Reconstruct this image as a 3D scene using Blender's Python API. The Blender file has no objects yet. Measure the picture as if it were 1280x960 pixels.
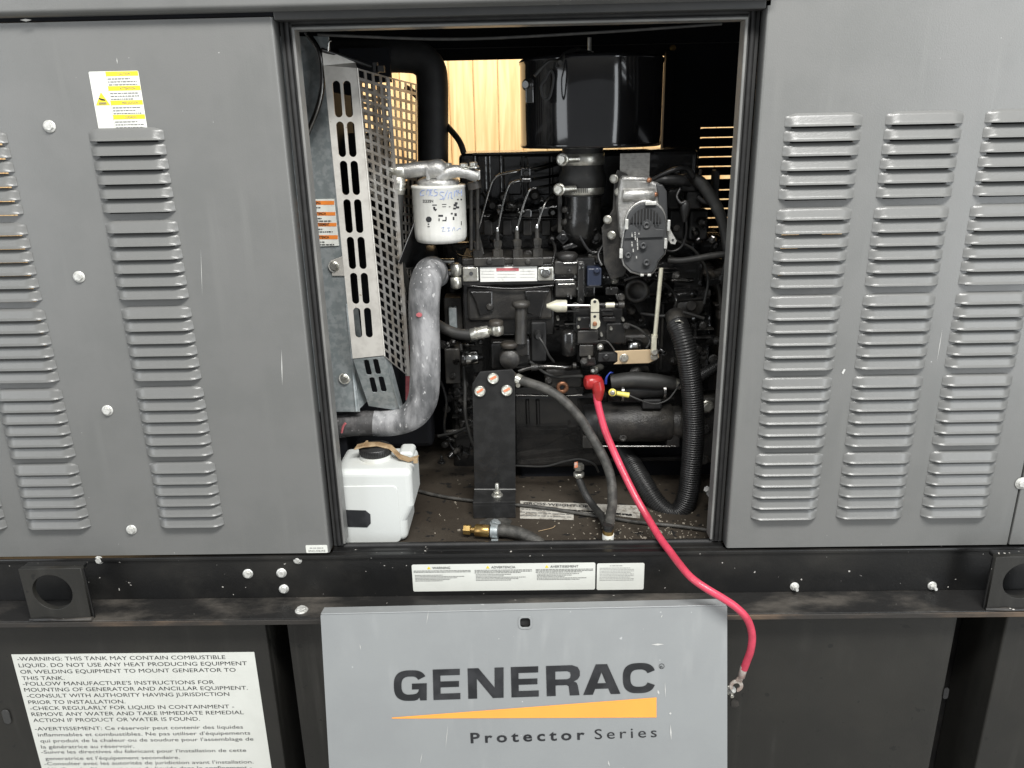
import bpy, bmesh, math, random
from mathutils import Vector, Matrix
random.seed(7)
S = bpy.context.scene
COL = S.collection
# ------------------------------------------------------------------ camera, world, lamps, exposure
F = 962.0                                   # focal length in photo pixels (1280 wide)
VD = Vector((61, 2898, 962)).normalized()   # world down, in camera axes (right, down, forward)
VX = Vector((59940, -911, -962)); VX = (VX - VD * VX.dot(VD)).normalized()
VY = VX.cross(VD)
CAM = Vector((0, -1.2, 1.55))
cd = bpy.data.cameras.new('camera'); cam = bpy.data.objects.new('camera', cd); COL.objects.link(cam)
cd.sensor_width = 36; cd.lens = F / 1280 * 36; cd.clip_start = 0.02; cd.clip_end = 60
cam.matrix_world = Matrix(((VX.x, -VX.y, -VX.z, CAM.x), (VY.x, -VY.y, -VY.z, CAM.y), (-VD.x, VD.y, VD.z, CAM.z), (0, 0, 0, 1)))
S.camera = cam
W = bpy.data.worlds.new('World'); S.world = W; W.use_nodes = True
bg = W.node_tree.nodes['Background']; bg.inputs[0].default_value = (0.93, 0.96, 1.0, 1); bg.inputs[1].default_value = 0.36
def lamp(name, loc, target, sx, sy, power, col=(1, 1, 1)):
    l = bpy.data.lights.new(name, 'AREA'); l.shape = 'RECTANGLE'; l.size = sx; l.size_y = sy; l.energy = power; l.color = col
    o = bpy.data.objects.new(name, l); COL.objects.link(o); o.location = loc
    o.rotation_euler = (Vector(target) - Vector(loc)).to_track_quat('-Z', 'Y').to_euler()
    return o
lamp('ceiling_lamp', (0.40, -1.5, 3.35), (0, 0, 1.1), 1.8, 0.45, 130, (1, 0.985, 0.955))
lamp('doorway_light', (2.5, -2.3, 1.6), (0.2, 0.1, 1.2), 1.2, 2.8, 54, (0.93, 0.97, 1))
lamp('window_light', (-2.7, -1.9, 1.6), (0, 0.2, 1.2), 1.2, 2.4, 32, (0.93, 0.97, 1))
lamp('rear_ceiling_lamp', (0.0, 0.98, 2.9), (0.0, 1.45, 1.3), 2.4, 0.3, 60, (1, 0.96, 0.88))
S.view_settings.view_transform = 'Standard'; S.view_settings.look = 'None'
S.view_settings.exposure = 0.0; S.view_settings.gamma = 1

# ------------------------------------------------------------------ projection helpers
def ray(px, py):
    r = Vector((px - 640, py - 480, F))
    return Vector((r.dot(VX), r.dot(VY), -r.dot(VD)))
def P(px, py, y=0.0):
    d = ray(px, py); return CAM + d * ((y - CAM.y) / d.y)
def PZ(px, py, z):
    d = ray(px, py); return CAM + d * ((z - CAM.z) / d.z)
def PP(px, py, o, n):
    d = ray(px, py); return CAM + d * ((o - CAM).dot(n) / d.dot(n))
def pr(p):
    q = Vector(p) - CAM; c = VX * q.x + VY * q.y - VD * q.z
    return 640 + F * c.x / c.z, 480 + F * c.y / c.z

# ------------------------------------------------------------------ materials
def mat(name, c, rough=0.5, metal=0.0, c2=None, nscale=20, lo=0.4, hi=0.65, bump=0.0, bscale=300, speck=None, sscale=60, sth=0.74, coat=0.0, rvar=0.0, spec=0.5, stretch=None, detail=6, streak=None, dent=0.0):
    m = bpy.data.materials.new(name); m.use_nodes = True
    N = m.node_tree.nodes; L = m.node_tree.links; b = N['Principled BSDF']
    b.inputs['Base Color'].default_value = (*c, 1); b.inputs['Roughness'].default_value = rough; b.inputs['Metallic'].default_value = metal
    b.inputs['Specular IOR Level'].default_value = spec
    b.inputs['Coat Weight'].default_value = coat
    tc = N.new('ShaderNodeTexCoord'); src = tc.outputs['Object']
    if stretch:
        mp = N.new('ShaderNodeMapping'); mp.inputs['Scale'].default_value = stretch; L.new(src, mp.inputs[0]); src = mp.outputs[0]
    col = None
    def noise(sc, det=6):
        n = N.new('ShaderNodeTexNoise'); n.inputs['Scale'].default_value = sc; n.inputs['Detail'].default_value = det; n.inputs['Roughness'].default_value = 0.6
        L.new(src, n.inputs['Vector']); return n.outputs['Fac']
    def ramp(f, a, z):
        r = N.new('ShaderNodeMapRange'); r.inputs['From Min'].default_value = a; r.inputs['From Max'].default_value = z; r.interpolation_type = 'SMOOTHSTEP'
        L.new(f, r.inputs['Value']); return r.outputs['Result']
    def mix(f, a, b_):
        x = N.new('ShaderNodeMix'); x.data_type = 'RGBA'; L.new(f, x.inputs['Factor'])
        for s, i in ((a, 6), (b_, 7)):
            if isinstance(s, tuple): x.inputs[i].default_value = (*s, 1)
            else: L.new(s, x.inputs[i])
        return x.outputs[2]
    cur = c
    if c2 is not None:
        f = ramp(noise(nscale, detail), lo, hi); cur = mix(f, cur, c2)
    if streak is not None:
        mp2 = N.new('ShaderNodeMapping'); mp2.inputs['Scale'].default_value = (1, 1, 0.06); L.new(tc.outputs['Object'], mp2.inputs[0])
        n2 = N.new('ShaderNodeTexNoise'); n2.inputs['Scale'].default_value = 38; n2.inputs['Detail'].default_value = 8; L.new(mp2.outputs[0], n2.inputs['Vector'])
        n3 = N.new('ShaderNodeTexNoise'); n3.inputs['Scale'].default_value = 4.5; n3.inputs['Detail'].default_value = 6; L.new(tc.outputs['Object'], n3.inputs['Vector'])
        ml = N.new('ShaderNodeMath'); ml.operation = 'MULTIPLY'; L.new(ramp(n2.outputs['Fac'], 0.5, 0.78), ml.inputs[0]); L.new(ramp(n3.outputs['Fac'], 0.42, 0.7), ml.inputs[1])
        cur = mix(ml.outputs[0], cur, streak)
    if speck is not None:
        f = ramp(noise(sscale, 2), sth, sth + 0.02); cur = mix(f, cur, speck)
    if not isinstance(cur, tuple): L.new(cur, b.inputs['Base Color'])
    if rvar:
        r = N.new('ShaderNodeMapRange'); r.inputs['To Min'].default_value = max(0.03, rough - rvar); r.inputs['To Max'].default_value = min(1, rough + rvar)
        L.new(noise(nscale * 1.7), r.inputs['Value']); L.new(r.outputs[0], b.inputs['Roughness'])
    if bump:
        bp = N.new('ShaderNodeBump'); bp.inputs['Strength'].default_value = bump; bp.inputs['Distance'].default_value = 0.002
        L.new(noise(bscale, 3), bp.inputs['Height']); L.new(bp.outputs[0], b.inputs['Normal'])
        if dent:
            b2 = N.new('ShaderNodeBump'); b2.inputs['Strength'].default_value = dent; b2.inputs['Distance'].default_value = 0.02
            L.new(noise(3.5, 1), b2.inputs['Height']); L.new(b2.outputs[0], bp.inputs['Normal'])
    return m
M = {}
M['grey'] = mat('grey_enamel', (0.158, 0.159, 0.154), 0.31, c2=(0.146, 0.148, 0.143), nscale=9, bump=0.12, bscale=420, speck=(0.42, 0.42, 0.41), sscale=75, sth=0.755, rvar=0.07, streak=(0.180, 0.181, 0.174), dent=0.10)
M['grey2'] = mat('grey_enamel_cover', (0.275, 0.287, 0.289), 0.36, c2=(0.262, 0.273, 0.276), nscale=7, bump=0.08, bscale=420, speck=(0.45, 0.46, 0.46), sscale=70, sth=0.74, rvar=0.08, streak=(0.34, 0.35, 0.35), dent=0.10)
M['black'] = mat('black_enamel', (0.012, 0.012, 0.0125), 0.33, c2=(0.020, 0.019, 0.018), nscale=14, bump=0.06, bscale=300, speck=(0.25, 0.24, 0.22), sscale=110, sth=0.78, rvar=0.1)
M['rail'] = mat('dusty_black_rail', (0.008, 0.008, 0.008), 0.33, c2=(0.022, 0.021, 0.019), nscale=6, lo=0.45, hi=0.75, bump=0.12, bscale=180, speck=(0.45, 0.43, 0.40), sscale=95, sth=0.725, rvar=0.14)
M['ledge'] = mat('scuffed_ledge_paint', (0.015, 0.0145, 0.014), 0.42, c2=(0.10, 0.09, 0.078), nscale=14, lo=0.46, hi=0.74, bump=0.35, bscale=130, speck=(0.5, 0.48, 0.44), sscale=120, sth=0.74, rvar=0.15, stretch=(0.45, 1, 1))
M['ledge_edge'] = mat('worn_ledge_edge', (0.028, 0.025, 0.022), 0.6, c2=(0.13, 0.09, 0.06), nscale=11, lo=0.48, hi=0.7, bump=0.3, bscale=200, stretch=(0.3, 1, 1))
M['tank'] = mat('tank_black', (0.018, 0.0175, 0.0155), 0.46, c2=(0.023, 0.022, 0.019), nscale=6, bump=0.08, bscale=300, speck=(0.012, 0.012, 0.011), sscale=48, sth=0.70, rvar=0.12, streak=(0.05, 0.048, 0.043), dent=0.08)
M['frame'] = mat('frame_black', (0.042, 0.043, 0.043), 0.42, c2=(0.05, 0.05, 0.049), nscale=12, bump=0.05)
M['lip'] = mat('frame_lip_grey', (0.16, 0.16, 0.155), 0.4, c2=(0.20, 0.20, 0.19), nscale=20)
M['seal'] = mat('rubber_seal', (0.012, 0.012, 0.012), 0.65, c2=(0.02, 0.02, 0.02), nscale=30)
M['inner'] = mat('inner_black', (0.011, 0.012, 0.015), 0.75, spec=0.15, c2=(0.011, 0.011, 0.012), nscale=10)
M['eng'] = mat('engine_black_gloss', (0.009, 0.009, 0.009), 0.22, c2=(0.016, 0.015, 0.014), nscale=35, bump=0.25, bscale=240, rvar=0.12, coat=0.4, speck=(0.10, 0.09, 0.08), sscale=160, sth=0.78)
M['cast'] = mat('cast_black', (0.020, 0.019, 0.018), 0.36, c2=(0.042, 0.039, 0.034), nscale=30, bump=0.5, bscale=420, rvar=0.12)
M['brown'] = mat('dusty_housing', (0.022, 0.019, 0.016), 0.5, c2=(0.045, 0.038, 0.030), nscale=18, bump=0.35, bscale=260)
M['plastic'] = mat('black_plastic', (0.012, 0.012, 0.012), 0.40, c2=(0.020, 0.020, 0.020), nscale=40, bump=0.12)
M['motor'] = mat('charcoal_plastic', (0.045, 0.047, 0.049), 0.5, c2=(0.055, 0.056, 0.057), nscale=30, bump=0.12, bscale=500)
M['blue'] = mat('blue_black_plastic', (0.016, 0.022, 0.042), 0.4, c2=(0.02, 0.026, 0.048), nscale=40)
M['rubber'] = mat('rubber_hose', (0.020, 0.020, 0.019), 0.55, c2=(0.05, 0.048, 0.043), nscale=45, bump=0.3, bscale=500, lo=0.45, hi=0.8)
M['rubber_dusty'] = mat('dusty_rubber', (0.032, 0.031, 0.028), 0.58, c2=(0.07, 0.067, 0.060), nscale=60, bump=0.35, bscale=450)
M['dusthose'] = mat('chalky_hose', (0.085, 0.087, 0.09), 0.62, c2=(0.33, 0.33, 0.335), nscale=26, detail=12, lo=0.36, hi=0.66, stretch=(1, 1, 0.4), bump=0.4, bscale=260, speck=(0.46, 0.46, 0.46), sscale=150, sth=0.655)
M['darkhose'] = mat('dark_hose_end', (0.045, 0.044, 0.044), 0.55, c2=(0.12, 0.115, 0.115), nscale=40, lo=0.45, hi=0.7, bump=0.3, speck=(0.4, 0.38, 0.38), sscale=120, sth=0.68)
M['galv'] = mat('galvanised', (0.30, 0.335, 0.34), 0.42, 0.55, c2=(0.40, 0.43, 0.435), nscale=75, lo=0.42, hi=0.6, bump=0.1, rvar=0.12, detail=2)
M['alu'] = mat('bright_sheet', (0.62, 0.60, 0.555), 0.38, 0.35, c2=(0.52, 0.50, 0.46), nscale=35, bump=0.08, rvar=0.08, speck=(0.35, 0.30, 0.22), sscale=130, sth=0.73)
M['mesh'] = mat('perforated_steel', (0.46, 0.45, 0.43), 0.40, 0.65, c2=(0.34, 0.31, 0.27), nscale=22, rvar=0.12)
M['castalu'] = mat('cast_aluminium', (0.40, 0.395, 0.375), 0.40, 0.75, c2=(0.55, 0.545, 0.53), nscale=60, bump=0.45, bscale=330, rvar=0.12)
M['zinc'] = mat('zinc', (0.62, 0.61, 0.56), 0.32, 0.85, c2=(0.45, 0.44, 0.38), nscale=90, bump=0.2, bscale=300, rvar=0.12)
M['zincw'] = mat('pale_zinc_bolt', (0.66, 0.66, 0.63), 0.42, 0.35, c2=(0.46, 0.46, 0.43), nscale=140, bump=0.25)
M['chrome'] = mat('steel', (0.55, 0.55, 0.54), 0.2, 1.0, c2=(0.42, 0.42, 0.4), nscale=60)
M['pipe'] = mat('dark_steel_line', (0.13, 0.13, 0.125), 0.25, 1.0, c2=(0.22, 0.21, 0.2), nscale=60)
M['cream'] = mat('cream_zinc', (0.62, 0.60, 0.48), 0.4, 0.3, c2=(0.52, 0.50, 0.40), nscale=70)
M['tan'] = mat('yellow_zinc_plate', (0.60, 0.46, 0.29), 0.38, 0.35, c2=(0.52, 0.40, 0.25), nscale=40)
M['brass'] = mat('brass', (0.50, 0.35, 0.13), 0.33, 0.9, c2=(0.36, 0.22, 0.08), nscale=70)
M['copper'] = mat('copper_washer', (0.42, 0.20, 0.11), 0.4, 0.6, c2=(0.3, 0.14, 0.08), nscale=80)
M['white'] = mat('white_filter', (0.62, 0.62, 0.59), 0.34, c2=(0.56, 0.56, 0.52), nscale=25)
M['bottle'] = mat('white_plastic', (0.60, 0.62, 0.60), 0.42, c2=(0.54, 0.52, 0.45), nscale=11, lo=0.5, hi=0.8, bump=0.08, bscale=120)
M['strap'] = mat('brown_strap', (0.36, 0.26, 0.15), 0.6, c2=(0.22, 0.14, 0.07), nscale=50, bump=0.4, bscale=200)
M['label'] = mat('label_white', (0.72, 0.73, 0.68), 0.42, c2=(0.68, 0.69, 0.64), nscale=12)
M['label2'] = mat('label_worn', (0.50, 0.48, 0.43), 0.5, c2=(0.22, 0.2, 0.17), nscale=70, lo=0.45, hi=0.65)
M['plate'] = mat('white_nameplate', (0.66, 0.66, 0.63), 0.45, c2=(0.5, 0.5, 0.47), nscale=120, lo=0.55, hi=0.7)
M['silverplate'] = mat('silver_plate', (0.42, 0.41, 0.385), 0.45, 0.3, c2=(0.30, 0.29, 0.27), nscale=130, bump=0.2)
M['ink'] = mat('ink_black', (0.015, 0.016, 0.018), 0.5, c2=(0.03, 0.031, 0.034), nscale=30)
M['inkg'] = mat('ink_grey', (0.20, 0.20, 0.19), 0.6)
M['inklt'] = mat('ink_light', (0.42, 0.42, 0.40), 0.6)
M['inkb'] = mat('pen_blue', (0.16, 0.24, 0.52), 0.6, c2=(0.35, 0.42, 0.62), nscale=160, lo=0.4, hi=0.6)
M['yellow'] = mat('label_yellow', (0.82, 0.66, 0.03), 0.45)
M['orange'] = mat('label_orange', (0.80, 0.24, 0.04), 0.45)
M['logo'] = mat('logo_orange', (0.93, 0.38, 0.07), 0.45, c2=(0.90, 0.36, 0.07), nscale=10)
M['red'] = mat('red_boot', (0.36, 0.022, 0.022), 0.3, c2=(0.28, 0.02, 0.02), nscale=40)
M['pink'] = mat('red_cable', (0.62, 0.062, 0.110), 0.33, c2=(0.44, 0.042, 0.072), nscale=14, rvar=0.1, bump=0.25, bscale=150)
M['dullred'] = mat('faded_red_tag', (0.45, 0.12, 0.13), 0.6, c2=(0.30, 0.08, 0.09), nscale=60)
M['seal_or'] = mat('torque_paint', (0.70, 0.23, 0.11), 0.5, c2=(0.62, 0.45, 0.38), nscale=160, lo=0.5, hi=0.62)
M['capw'] = mat('pale_bolt_cap', (0.66, 0.68, 0.60), 0.45, c2=(0.5, 0.52, 0.46), nscale=150)
M['amber'] = mat('yellow_ring_sleeve', (0.72, 0.62, 0.14), 0.4)
M['wirebl'] = mat('blue_wire', (0.03, 0.06, 0.35), 0.4)
M['floor'] = mat('grimy_floor', (0.032, 0.025, 0.018), 0.6, c2=(0.060, 0.050, 0.038), nscale=7, lo=0.35, hi=0.8, bump=0.4, bscale=140, speck=(0.012, 0.011, 0.01), sscale=45, sth=0.63)
M['grit'] = mat('grit', (0.35, 0.31, 0.25), 0.8, c2=(0.09, 0.08, 0.06), nscale=60)
M['concrete'] = mat('concrete', (0.30, 0.29, 0.27), 0.8, c2=(0.24, 0.235, 0.22), nscale=5, bump=0.3, bscale=80)
M['chip'] = mat('paint_scratch', (0.55, 0.55, 0.53), 0.6)
def wood():
    m = bpy.data.materials.new('pine_board'); m.use_nodes = True; N = m.node_tree.nodes; L = m.node_tree.links; b = N['Principled BSDF']
    b.inputs['Roughness'].default_value = 0.45
    tc = N.new('ShaderNodeTexCoord'); oi = N.new('ShaderNodeObjectInfo'); ad = N.new('ShaderNodeVectorMath'); ad.operation = 'ADD'
    sc = N.new('ShaderNodeVectorMath'); sc.operation = 'SCALE'; sc.inputs['Scale'].default_value = 9
    L.new(oi.outputs['Random'], sc.inputs[0]); L.new(tc.outputs['Object'], ad.inputs[0]); L.new(sc.outputs[0], ad.inputs[1])
    mp = N.new('ShaderNodeMapping'); mp.inputs['Scale'].default_value = (1, 1, 0.07); L.new(ad.outputs[0], mp.inputs[0])
    n = N.new('ShaderNodeTexNoise'); n.inputs['Scale'].default_value = 48; n.inputs['Detail'].default_value = 5; n.inputs['Distortion'].default_value = 0.7; L.new(mp.outputs[0], n.inputs['Vector'])
    r = N.new('ShaderNodeValToRGB'); r.color_ramp.elements[0].position = 0.33; r.color_ramp.elements[0].color = (0.70, 0.43, 0.19, 1)
    r.color_ramp.elements[1].position = 0.62; r.color_ramp.elements[1].color = (0.84, 0.61, 0.32, 1); L.new(n.outputs['Fac'], r.inputs['Fac'])
    vo = N.new('ShaderNodeTexVoronoi'); vo.inputs['Scale'].default_value = 4.5; L.new(ad.outputs[0], vo.inputs['Vector'])
    k = N.new('ShaderNodeMapRange'); k.inputs['From Min'].default_value = 0.035; k.inputs['From Max'].default_value = 0.055; k.inputs['To Min'].default_value = 0.75; k.inputs['To Max'].default_value = 0.0
    L.new(vo.outputs['Distance'], k.inputs['Value'])
    mx = N.new('ShaderNodeMix'); mx.data_type = 'RGBA'; L.new(k.outputs[0], mx.inputs['Factor']); L.new(r.outputs['Color'], mx.inputs[6]); mx.inputs[7].default_value = (0.40, 0.20, 0.08, 1)
    L.new(mx.outputs[2], b.inputs['Base Color'])
    return m
M['wood'] = wood()

# ------------------------------------------------------------------ object helpers
def tag(o, label=None, cat=None, group=None, kind=None):
    for k, v in (('label', label), ('category', cat), ('group', group), ('kind', kind)):
        if v: o[k] = v
    return o
def thing(name, label, cat, loc, group=None):
    o = bpy.data.objects.new(name, None); COL.objects.link(o); o.location = loc; o.empty_display_size = 0.05
    return tag(o, label, cat, group)
def base(parent):
    v = Vector((0, 0, 0))
    while parent is not None:
        v += parent.location; parent = parent.parent
    return v
class MB:
    def __init__(s): s.v = []; s.f = []; s.sm = []
    def add(s, vs, fs, smooth=False):
        n = len(s.v); s.v += [Vector(v) for v in vs]; s.f += [[i + n for i in f] for f in fs]; s.sm += [smooth] * len(fs); return s
    def box(s, a, b, rot=None, c=None):
        a = Vector(a); b = Vector(b); lo = [min(a[i], b[i]) for i in range(3)]; hi = [max(a[i], b[i]) for i in range(3)]
        vs = [Vector((x, y, z)) for x in (lo[0], hi[0]) for y in (lo[1], hi[1]) for z in (lo[2], hi[2])]
        if rot is not None:
            c = Vector(c) if c is not None else (a + b) / 2; vs = [c + rot @ (v - c) for v in vs]
        return s.add(vs, [(0, 1, 3, 2), (4, 6, 7, 5), (0, 4, 5, 1), (2, 3, 7, 6), (0, 2, 6, 4), (1, 5, 7, 3)])
    def pbox(s, x0, y0, x1, y1, Y, dep):      # box whose front face covers a region seen in the photo, at depth Y
        ym = (y0 + y1) / 2; xm = (x0 + x1) / 2
        return s.box((P(x0, ym, Y).x, Y, P(xm, y0, Y).z), (P(x1, ym, Y).x, Y + dep, P(xm, y1, Y).z))
    def prism(s, pts, d):                     # closed outline (world points) swept by vector d
        n = len(pts); d = Vector(d); pts = [Vector(p) for p in pts]
        return s.add(pts + [p + d for p in pts], [list(range(n))[::-1], list(range(n, 2 * n))] + [(i, (i + 1) % n, n + (i + 1) % n, n + i) for i in range(n)])
    def lathe(s, o, axis, prof, n=24, smooth=True):   # prof: (distance along axis, radius)
        o = Vector(o); a = Vector(axis).normalized(); u = a.orthogonal().normalized(); w = a.cross(u)
        vs = []; fs = []
        for t, r in prof:
            for i in range(n):
                an = 2 * math.pi * i / n; vs.append(o + a * t + (u * math.cos(an) + w * math.sin(an)) * max(r, 1e-5))
        for j in range(len(prof) - 1):
            for i in range(n): fs.append((j * n + i, j * n + (i + 1) % n, (j + 1) * n + (i + 1) % n, (j + 1) * n + i))
        s.add(vs, fs, smooth)
        k = len(prof) - 1
        s.add([vs[i] for i in range(n)], [list(range(n))[::-1]]); s.add([vs[k * n + i] for i in range(n)], [list(range(n))])
        return s
    def cyl(s, a, b, r, n=20, r2=None, ch=0.0, smooth=True):
        a = Vector(a); b = Vector(b); L = (b - a).length; r2 = r if r2 is None else r2
        if ch: pf = [(0, r - ch), (ch, r), (L - ch, r2), (L, r2 - ch)]
        else: pf = [(0, r), (L, r2)]
        return s.lathe(a, b - a, pf, n, smooth)
    def hexbolt(s, p, d=(0, -1, 0), r=0.0065, h=0.005, flange=True, stud=0):
        p = Vector(p); d = Vector(d).normalized()
        if flange: s.lathe(p, d, [(0, r * 1.35), (h * .22, r * 1.35), (h * .4, r * 1.05)], 20)
        s.lathe(p, d, [(0, r), (h * .85, r), (h, r * .86)], 6, False)
        if stud: s.lathe(p, d, [(h * .9, r * .5), (h + stud, r * .5), (h + stud + .001, r * .4)], 12)
        return s
    def tube(s, pts, r, n=14, sub=8, corr=None, cap=True):
        pts = [Vector(p) for p in pts]; path = []; rad = []
        rr = r if isinstance(r, (list, tuple)) else [r] * len(pts)
        for i in range(len(pts) - 1):
            p0 = pts[i - 1] if i else pts[0] * 2 - pts[1]; p1, p2 = pts[i], pts[i + 1]; p3 = pts[i + 2] if i + 2 < len(pts) else pts[-1] * 2 - pts[-2]
            for k in range(sub):
                t = k / sub; t2 = t * t; t3 = t2 * t
                path.append(0.5 * ((2 * p1) + (p2 - p0) * t + (2 * p0 - 5 * p1 + 4 * p2 - p3) * t2 + (3 * p1 - p0 - 3 * p2 + p3) * t3)); rad.append(rr[i] * (1 - t) + rr[i + 1] * t)
        path.append(pts[-1]); rad.append(rr[-1])
        if corr:                               # resample at constant spacing and ripple the radius
            pitch, amp = corr; out = [path[0]]; ro = [rad[0]]; acc = 0; step = pitch / 4
            for i in range(len(path) - 1):
                a, b = path[i], path[i + 1]; L = (b - a).length; t = step - acc
                while t <= L: out.append(a.lerp(b, t / L)); ro.append(rad[i]); t += step
                acc = L - (t - step)
            path = out; rad = [q - amp * (0.5 - 0.5 * math.cos(math.pi * (i % 4) / 2)) for i, q in enumerate(ro)]
        T = (path[1] - path[0]).normalized(); u = T.orthogonal().normalized(); vs = []; fs = []
        for i, p in enumerate(path):
            T = (path[min(i + 1, len(path) - 1)] - path[max(i - 1, 0)]).normalized(); u = (u - T * u.dot(T)).normalized(); w = T.cross(u)
            for k in range(n): an = 2 * math.pi * k / n; vs.append(p + (u * math.cos(an) + w * math.sin(an)) * rad[i])
        m = len(path)
        for j in range(m - 1):
            for k in range(n): fs.append((j * n + k, j * n + (k + 1) % n, (j + 1) * n + (k + 1) % n, (j + 1) * n + k))
        s.add(vs, fs, True)
        if cap: s.add(vs[:n], [list(range(n))[::-1]]); s.add(vs[-n:], [list(range(n))])
        return s
    def build(s, name, m, parent=None, bevel=0.0, seg=2, label=None, local=False):
        o0 = Vector((0, 0, 0)) if local else base(parent)
        me = bpy.data.meshes.new(name); me.from_pydata([v - o0 for v in s.v], [], s.f)
        me.materials.append(M[m] if isinstance(m, str) else m)
        me.polygons.foreach_set('use_smooth', s.sm); me.update()
        bm = bmesh.new(); bm.from_mesh(me); bmesh.ops.recalc_face_normals(bm, faces=bm.faces); bm.to_mesh(me); bm.free()
        o = bpy.data.objects.new(name, me); COL.objects.link(o)
        if parent is not None: o.parent = parent
        if bevel:
            b = o.modifiers.new('bevel', 'BEVEL'); b.width = bevel; b.segments = seg; b.limit_method = 'ANGLE'; b.angle_limit = math.radians(40)
            b.harden_normals = False
        if label: o['label'] = label
        return o
def plate(name, outline, holes, thick, m, parent, o, u, v, bevel=0.0):   # flat plate with real holes, in plane (o,u,v)
    cu = bpy.data.curves.new(name, 'CURVE'); cu.dimensions = '2D'; cu.fill_mode = 'BOTH'; cu.extrude = thick / 2; cu.bevel_depth = bevel
    o = Vector(o); u = Vector(u).normalized(); v = Vector(v).normalized(); n = u.cross(v)
    for pts in [outline] + holes:
        sp = cu.splines.new('POLY'); sp.points.add(len(pts) - 1); sp.use_cyclic_u = True
        for i, p in enumerate(pts):
            if len(p) == 3: d = Vector(p) - o; a, b = d.dot(u), d.dot(v)
            else: a, b = p
            sp.points[i].co = (a, b, 0, 1)
    ob = bpy.data.objects.new('tmp', cu); COL.objects.link(ob)
    dg = bpy.context.evaluated_depsgraph_get(); me = bpy.data.meshes.new_from_object(ob.evaluated_get(dg)); bpy.data.objects.remove(ob); bpy.data.curves.remove(cu)
    b0 = base(parent)
    for vt in me.vertices:
        c = vt.co; vt.co = o + u * c.x + v * c.y + n * c.z - b0
    me.materials.clear(); me.materials.append(M[m]); me.name = name
    ob = bpy.data.objects.new(name, me); COL.objects.link(ob)
    if parent is not None: ob.parent = parent
    return ob
def obround(cx, cy, w, h, n=6):
    r = min(w, h) / 2; pts = []
    for q, (sx, sy) in enumerate(((1, 1), (-1, 1), (-1, -1), (1, -1))):
        for k in range(n + 1):
            a = math.pi / 2 * (q + k / n); pts.append((cx + sx * (w / 2 - r) + r * math.cos(a), cy + sy * (h / 2 - r) + r * math.sin(a)))
    return pts
def rrect(cx, cy, w, h, r, n=4):
    pts = []
    for q, (sx, sy) in enumerate(((1, 1), (-1, 1), (-1, -1), (1, -1))):
        for k in range(n + 1):
            a = math.pi / 2 * (q + k / n); pts.append((cx + sx * (w / 2 - r) + r * math.cos(a), cy + sy * (h / 2 - r) + r * math.sin(a)))
    return pts
def circ(cx, cy, r, n=32): return [(cx + r * math.cos(2 * math.pi * i / n), cy + r * math.sin(2 * math.pi * i / n)) for i in range(n)]
# flat printed lettering, drawn in a plane; lines: (text, baseline start, baseline end or None, cap height, bold)
_cap = None
def textmesh(body, bold, spacing=1.0):
    fc = bpy.data.curves.new('t', 'FONT'); fc.body = body; fc.size = 1; fc.resolution_u = 3; fc.offset = bold; fc.space_character = spacing
    ob = bpy.data.objects.new('t', fc); COL.objects.link(ob)
    dg = bpy.context.evaluated_depsgraph_get(); me = bpy.data.meshes.new_from_object(ob.evaluated_get(dg)); bpy.data.objects.remove(ob); bpy.data.curves.remove(fc)
    vs = [v.co.copy() for v in me.vertices]; fs = [list(p.vertices) for p in me.polygons]; bpy.data.meshes.remove(me)
    return vs, fs
def lettering(name, lines, m, parent, up, nrm, lift=0.0006, stretch=1.3):
    global _cap
    if _cap is None:
        vs, _ = textmesh('H', 0); _cap = max(v.y for v in vs)
    nrm = Vector(nrm).normalized(); o = None
    for ln in lines:
        mb = MB()
        body, a, b, hgt, bold = ln[:5]; sp = ln[5] if len(ln) > 5 else 1.0
        vs, fs = textmesh(body, bold, sp); a = Vector(a); x0 = min(v.x for v in vs); x1 = max(v.x for v in vs); sy = hgt / _cap
        if isinstance(b, Vector) or isinstance(b, tuple): u = (Vector(b) - a); sx = u.length / (x1 - x0); u.normalize()
        w = Vector(up); w = (w - u * w.dot(u)).normalized()
        mb.add([a + u * ((v.x - x0) * sx) + w * (v.y * sy) + nrm * lift for v in vs], fs)
        o = mb.build(name, m, parent)
    return o
def bars(mb, a, b, up, nrm, h, lift=0.0006, seed=0, fill=0.85):   # a line of print too small to read: broken strokes
    rnd = random.Random(seed); a = Vector(a); b = Vector(b); L = (b - a).length; u = (b - a) / L; up = Vector(up).normalized(); nrm = Vector(nrm).normalized(); t = 0
    while t < L:
        w = min(L - t, rnd.uniform(1.2, 4.5) * h)
        q = a + u * t + nrm * lift; mb.add([q, q + u * w, q + u * w + up * h, q + up * h], [(0, 1, 2, 3)]); t += w + h * rnd.uniform(0.5, 0.9)
    return mb
UP = Vector((0, 0, 1)); FRONT = Vector((0, -1, 0))

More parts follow.
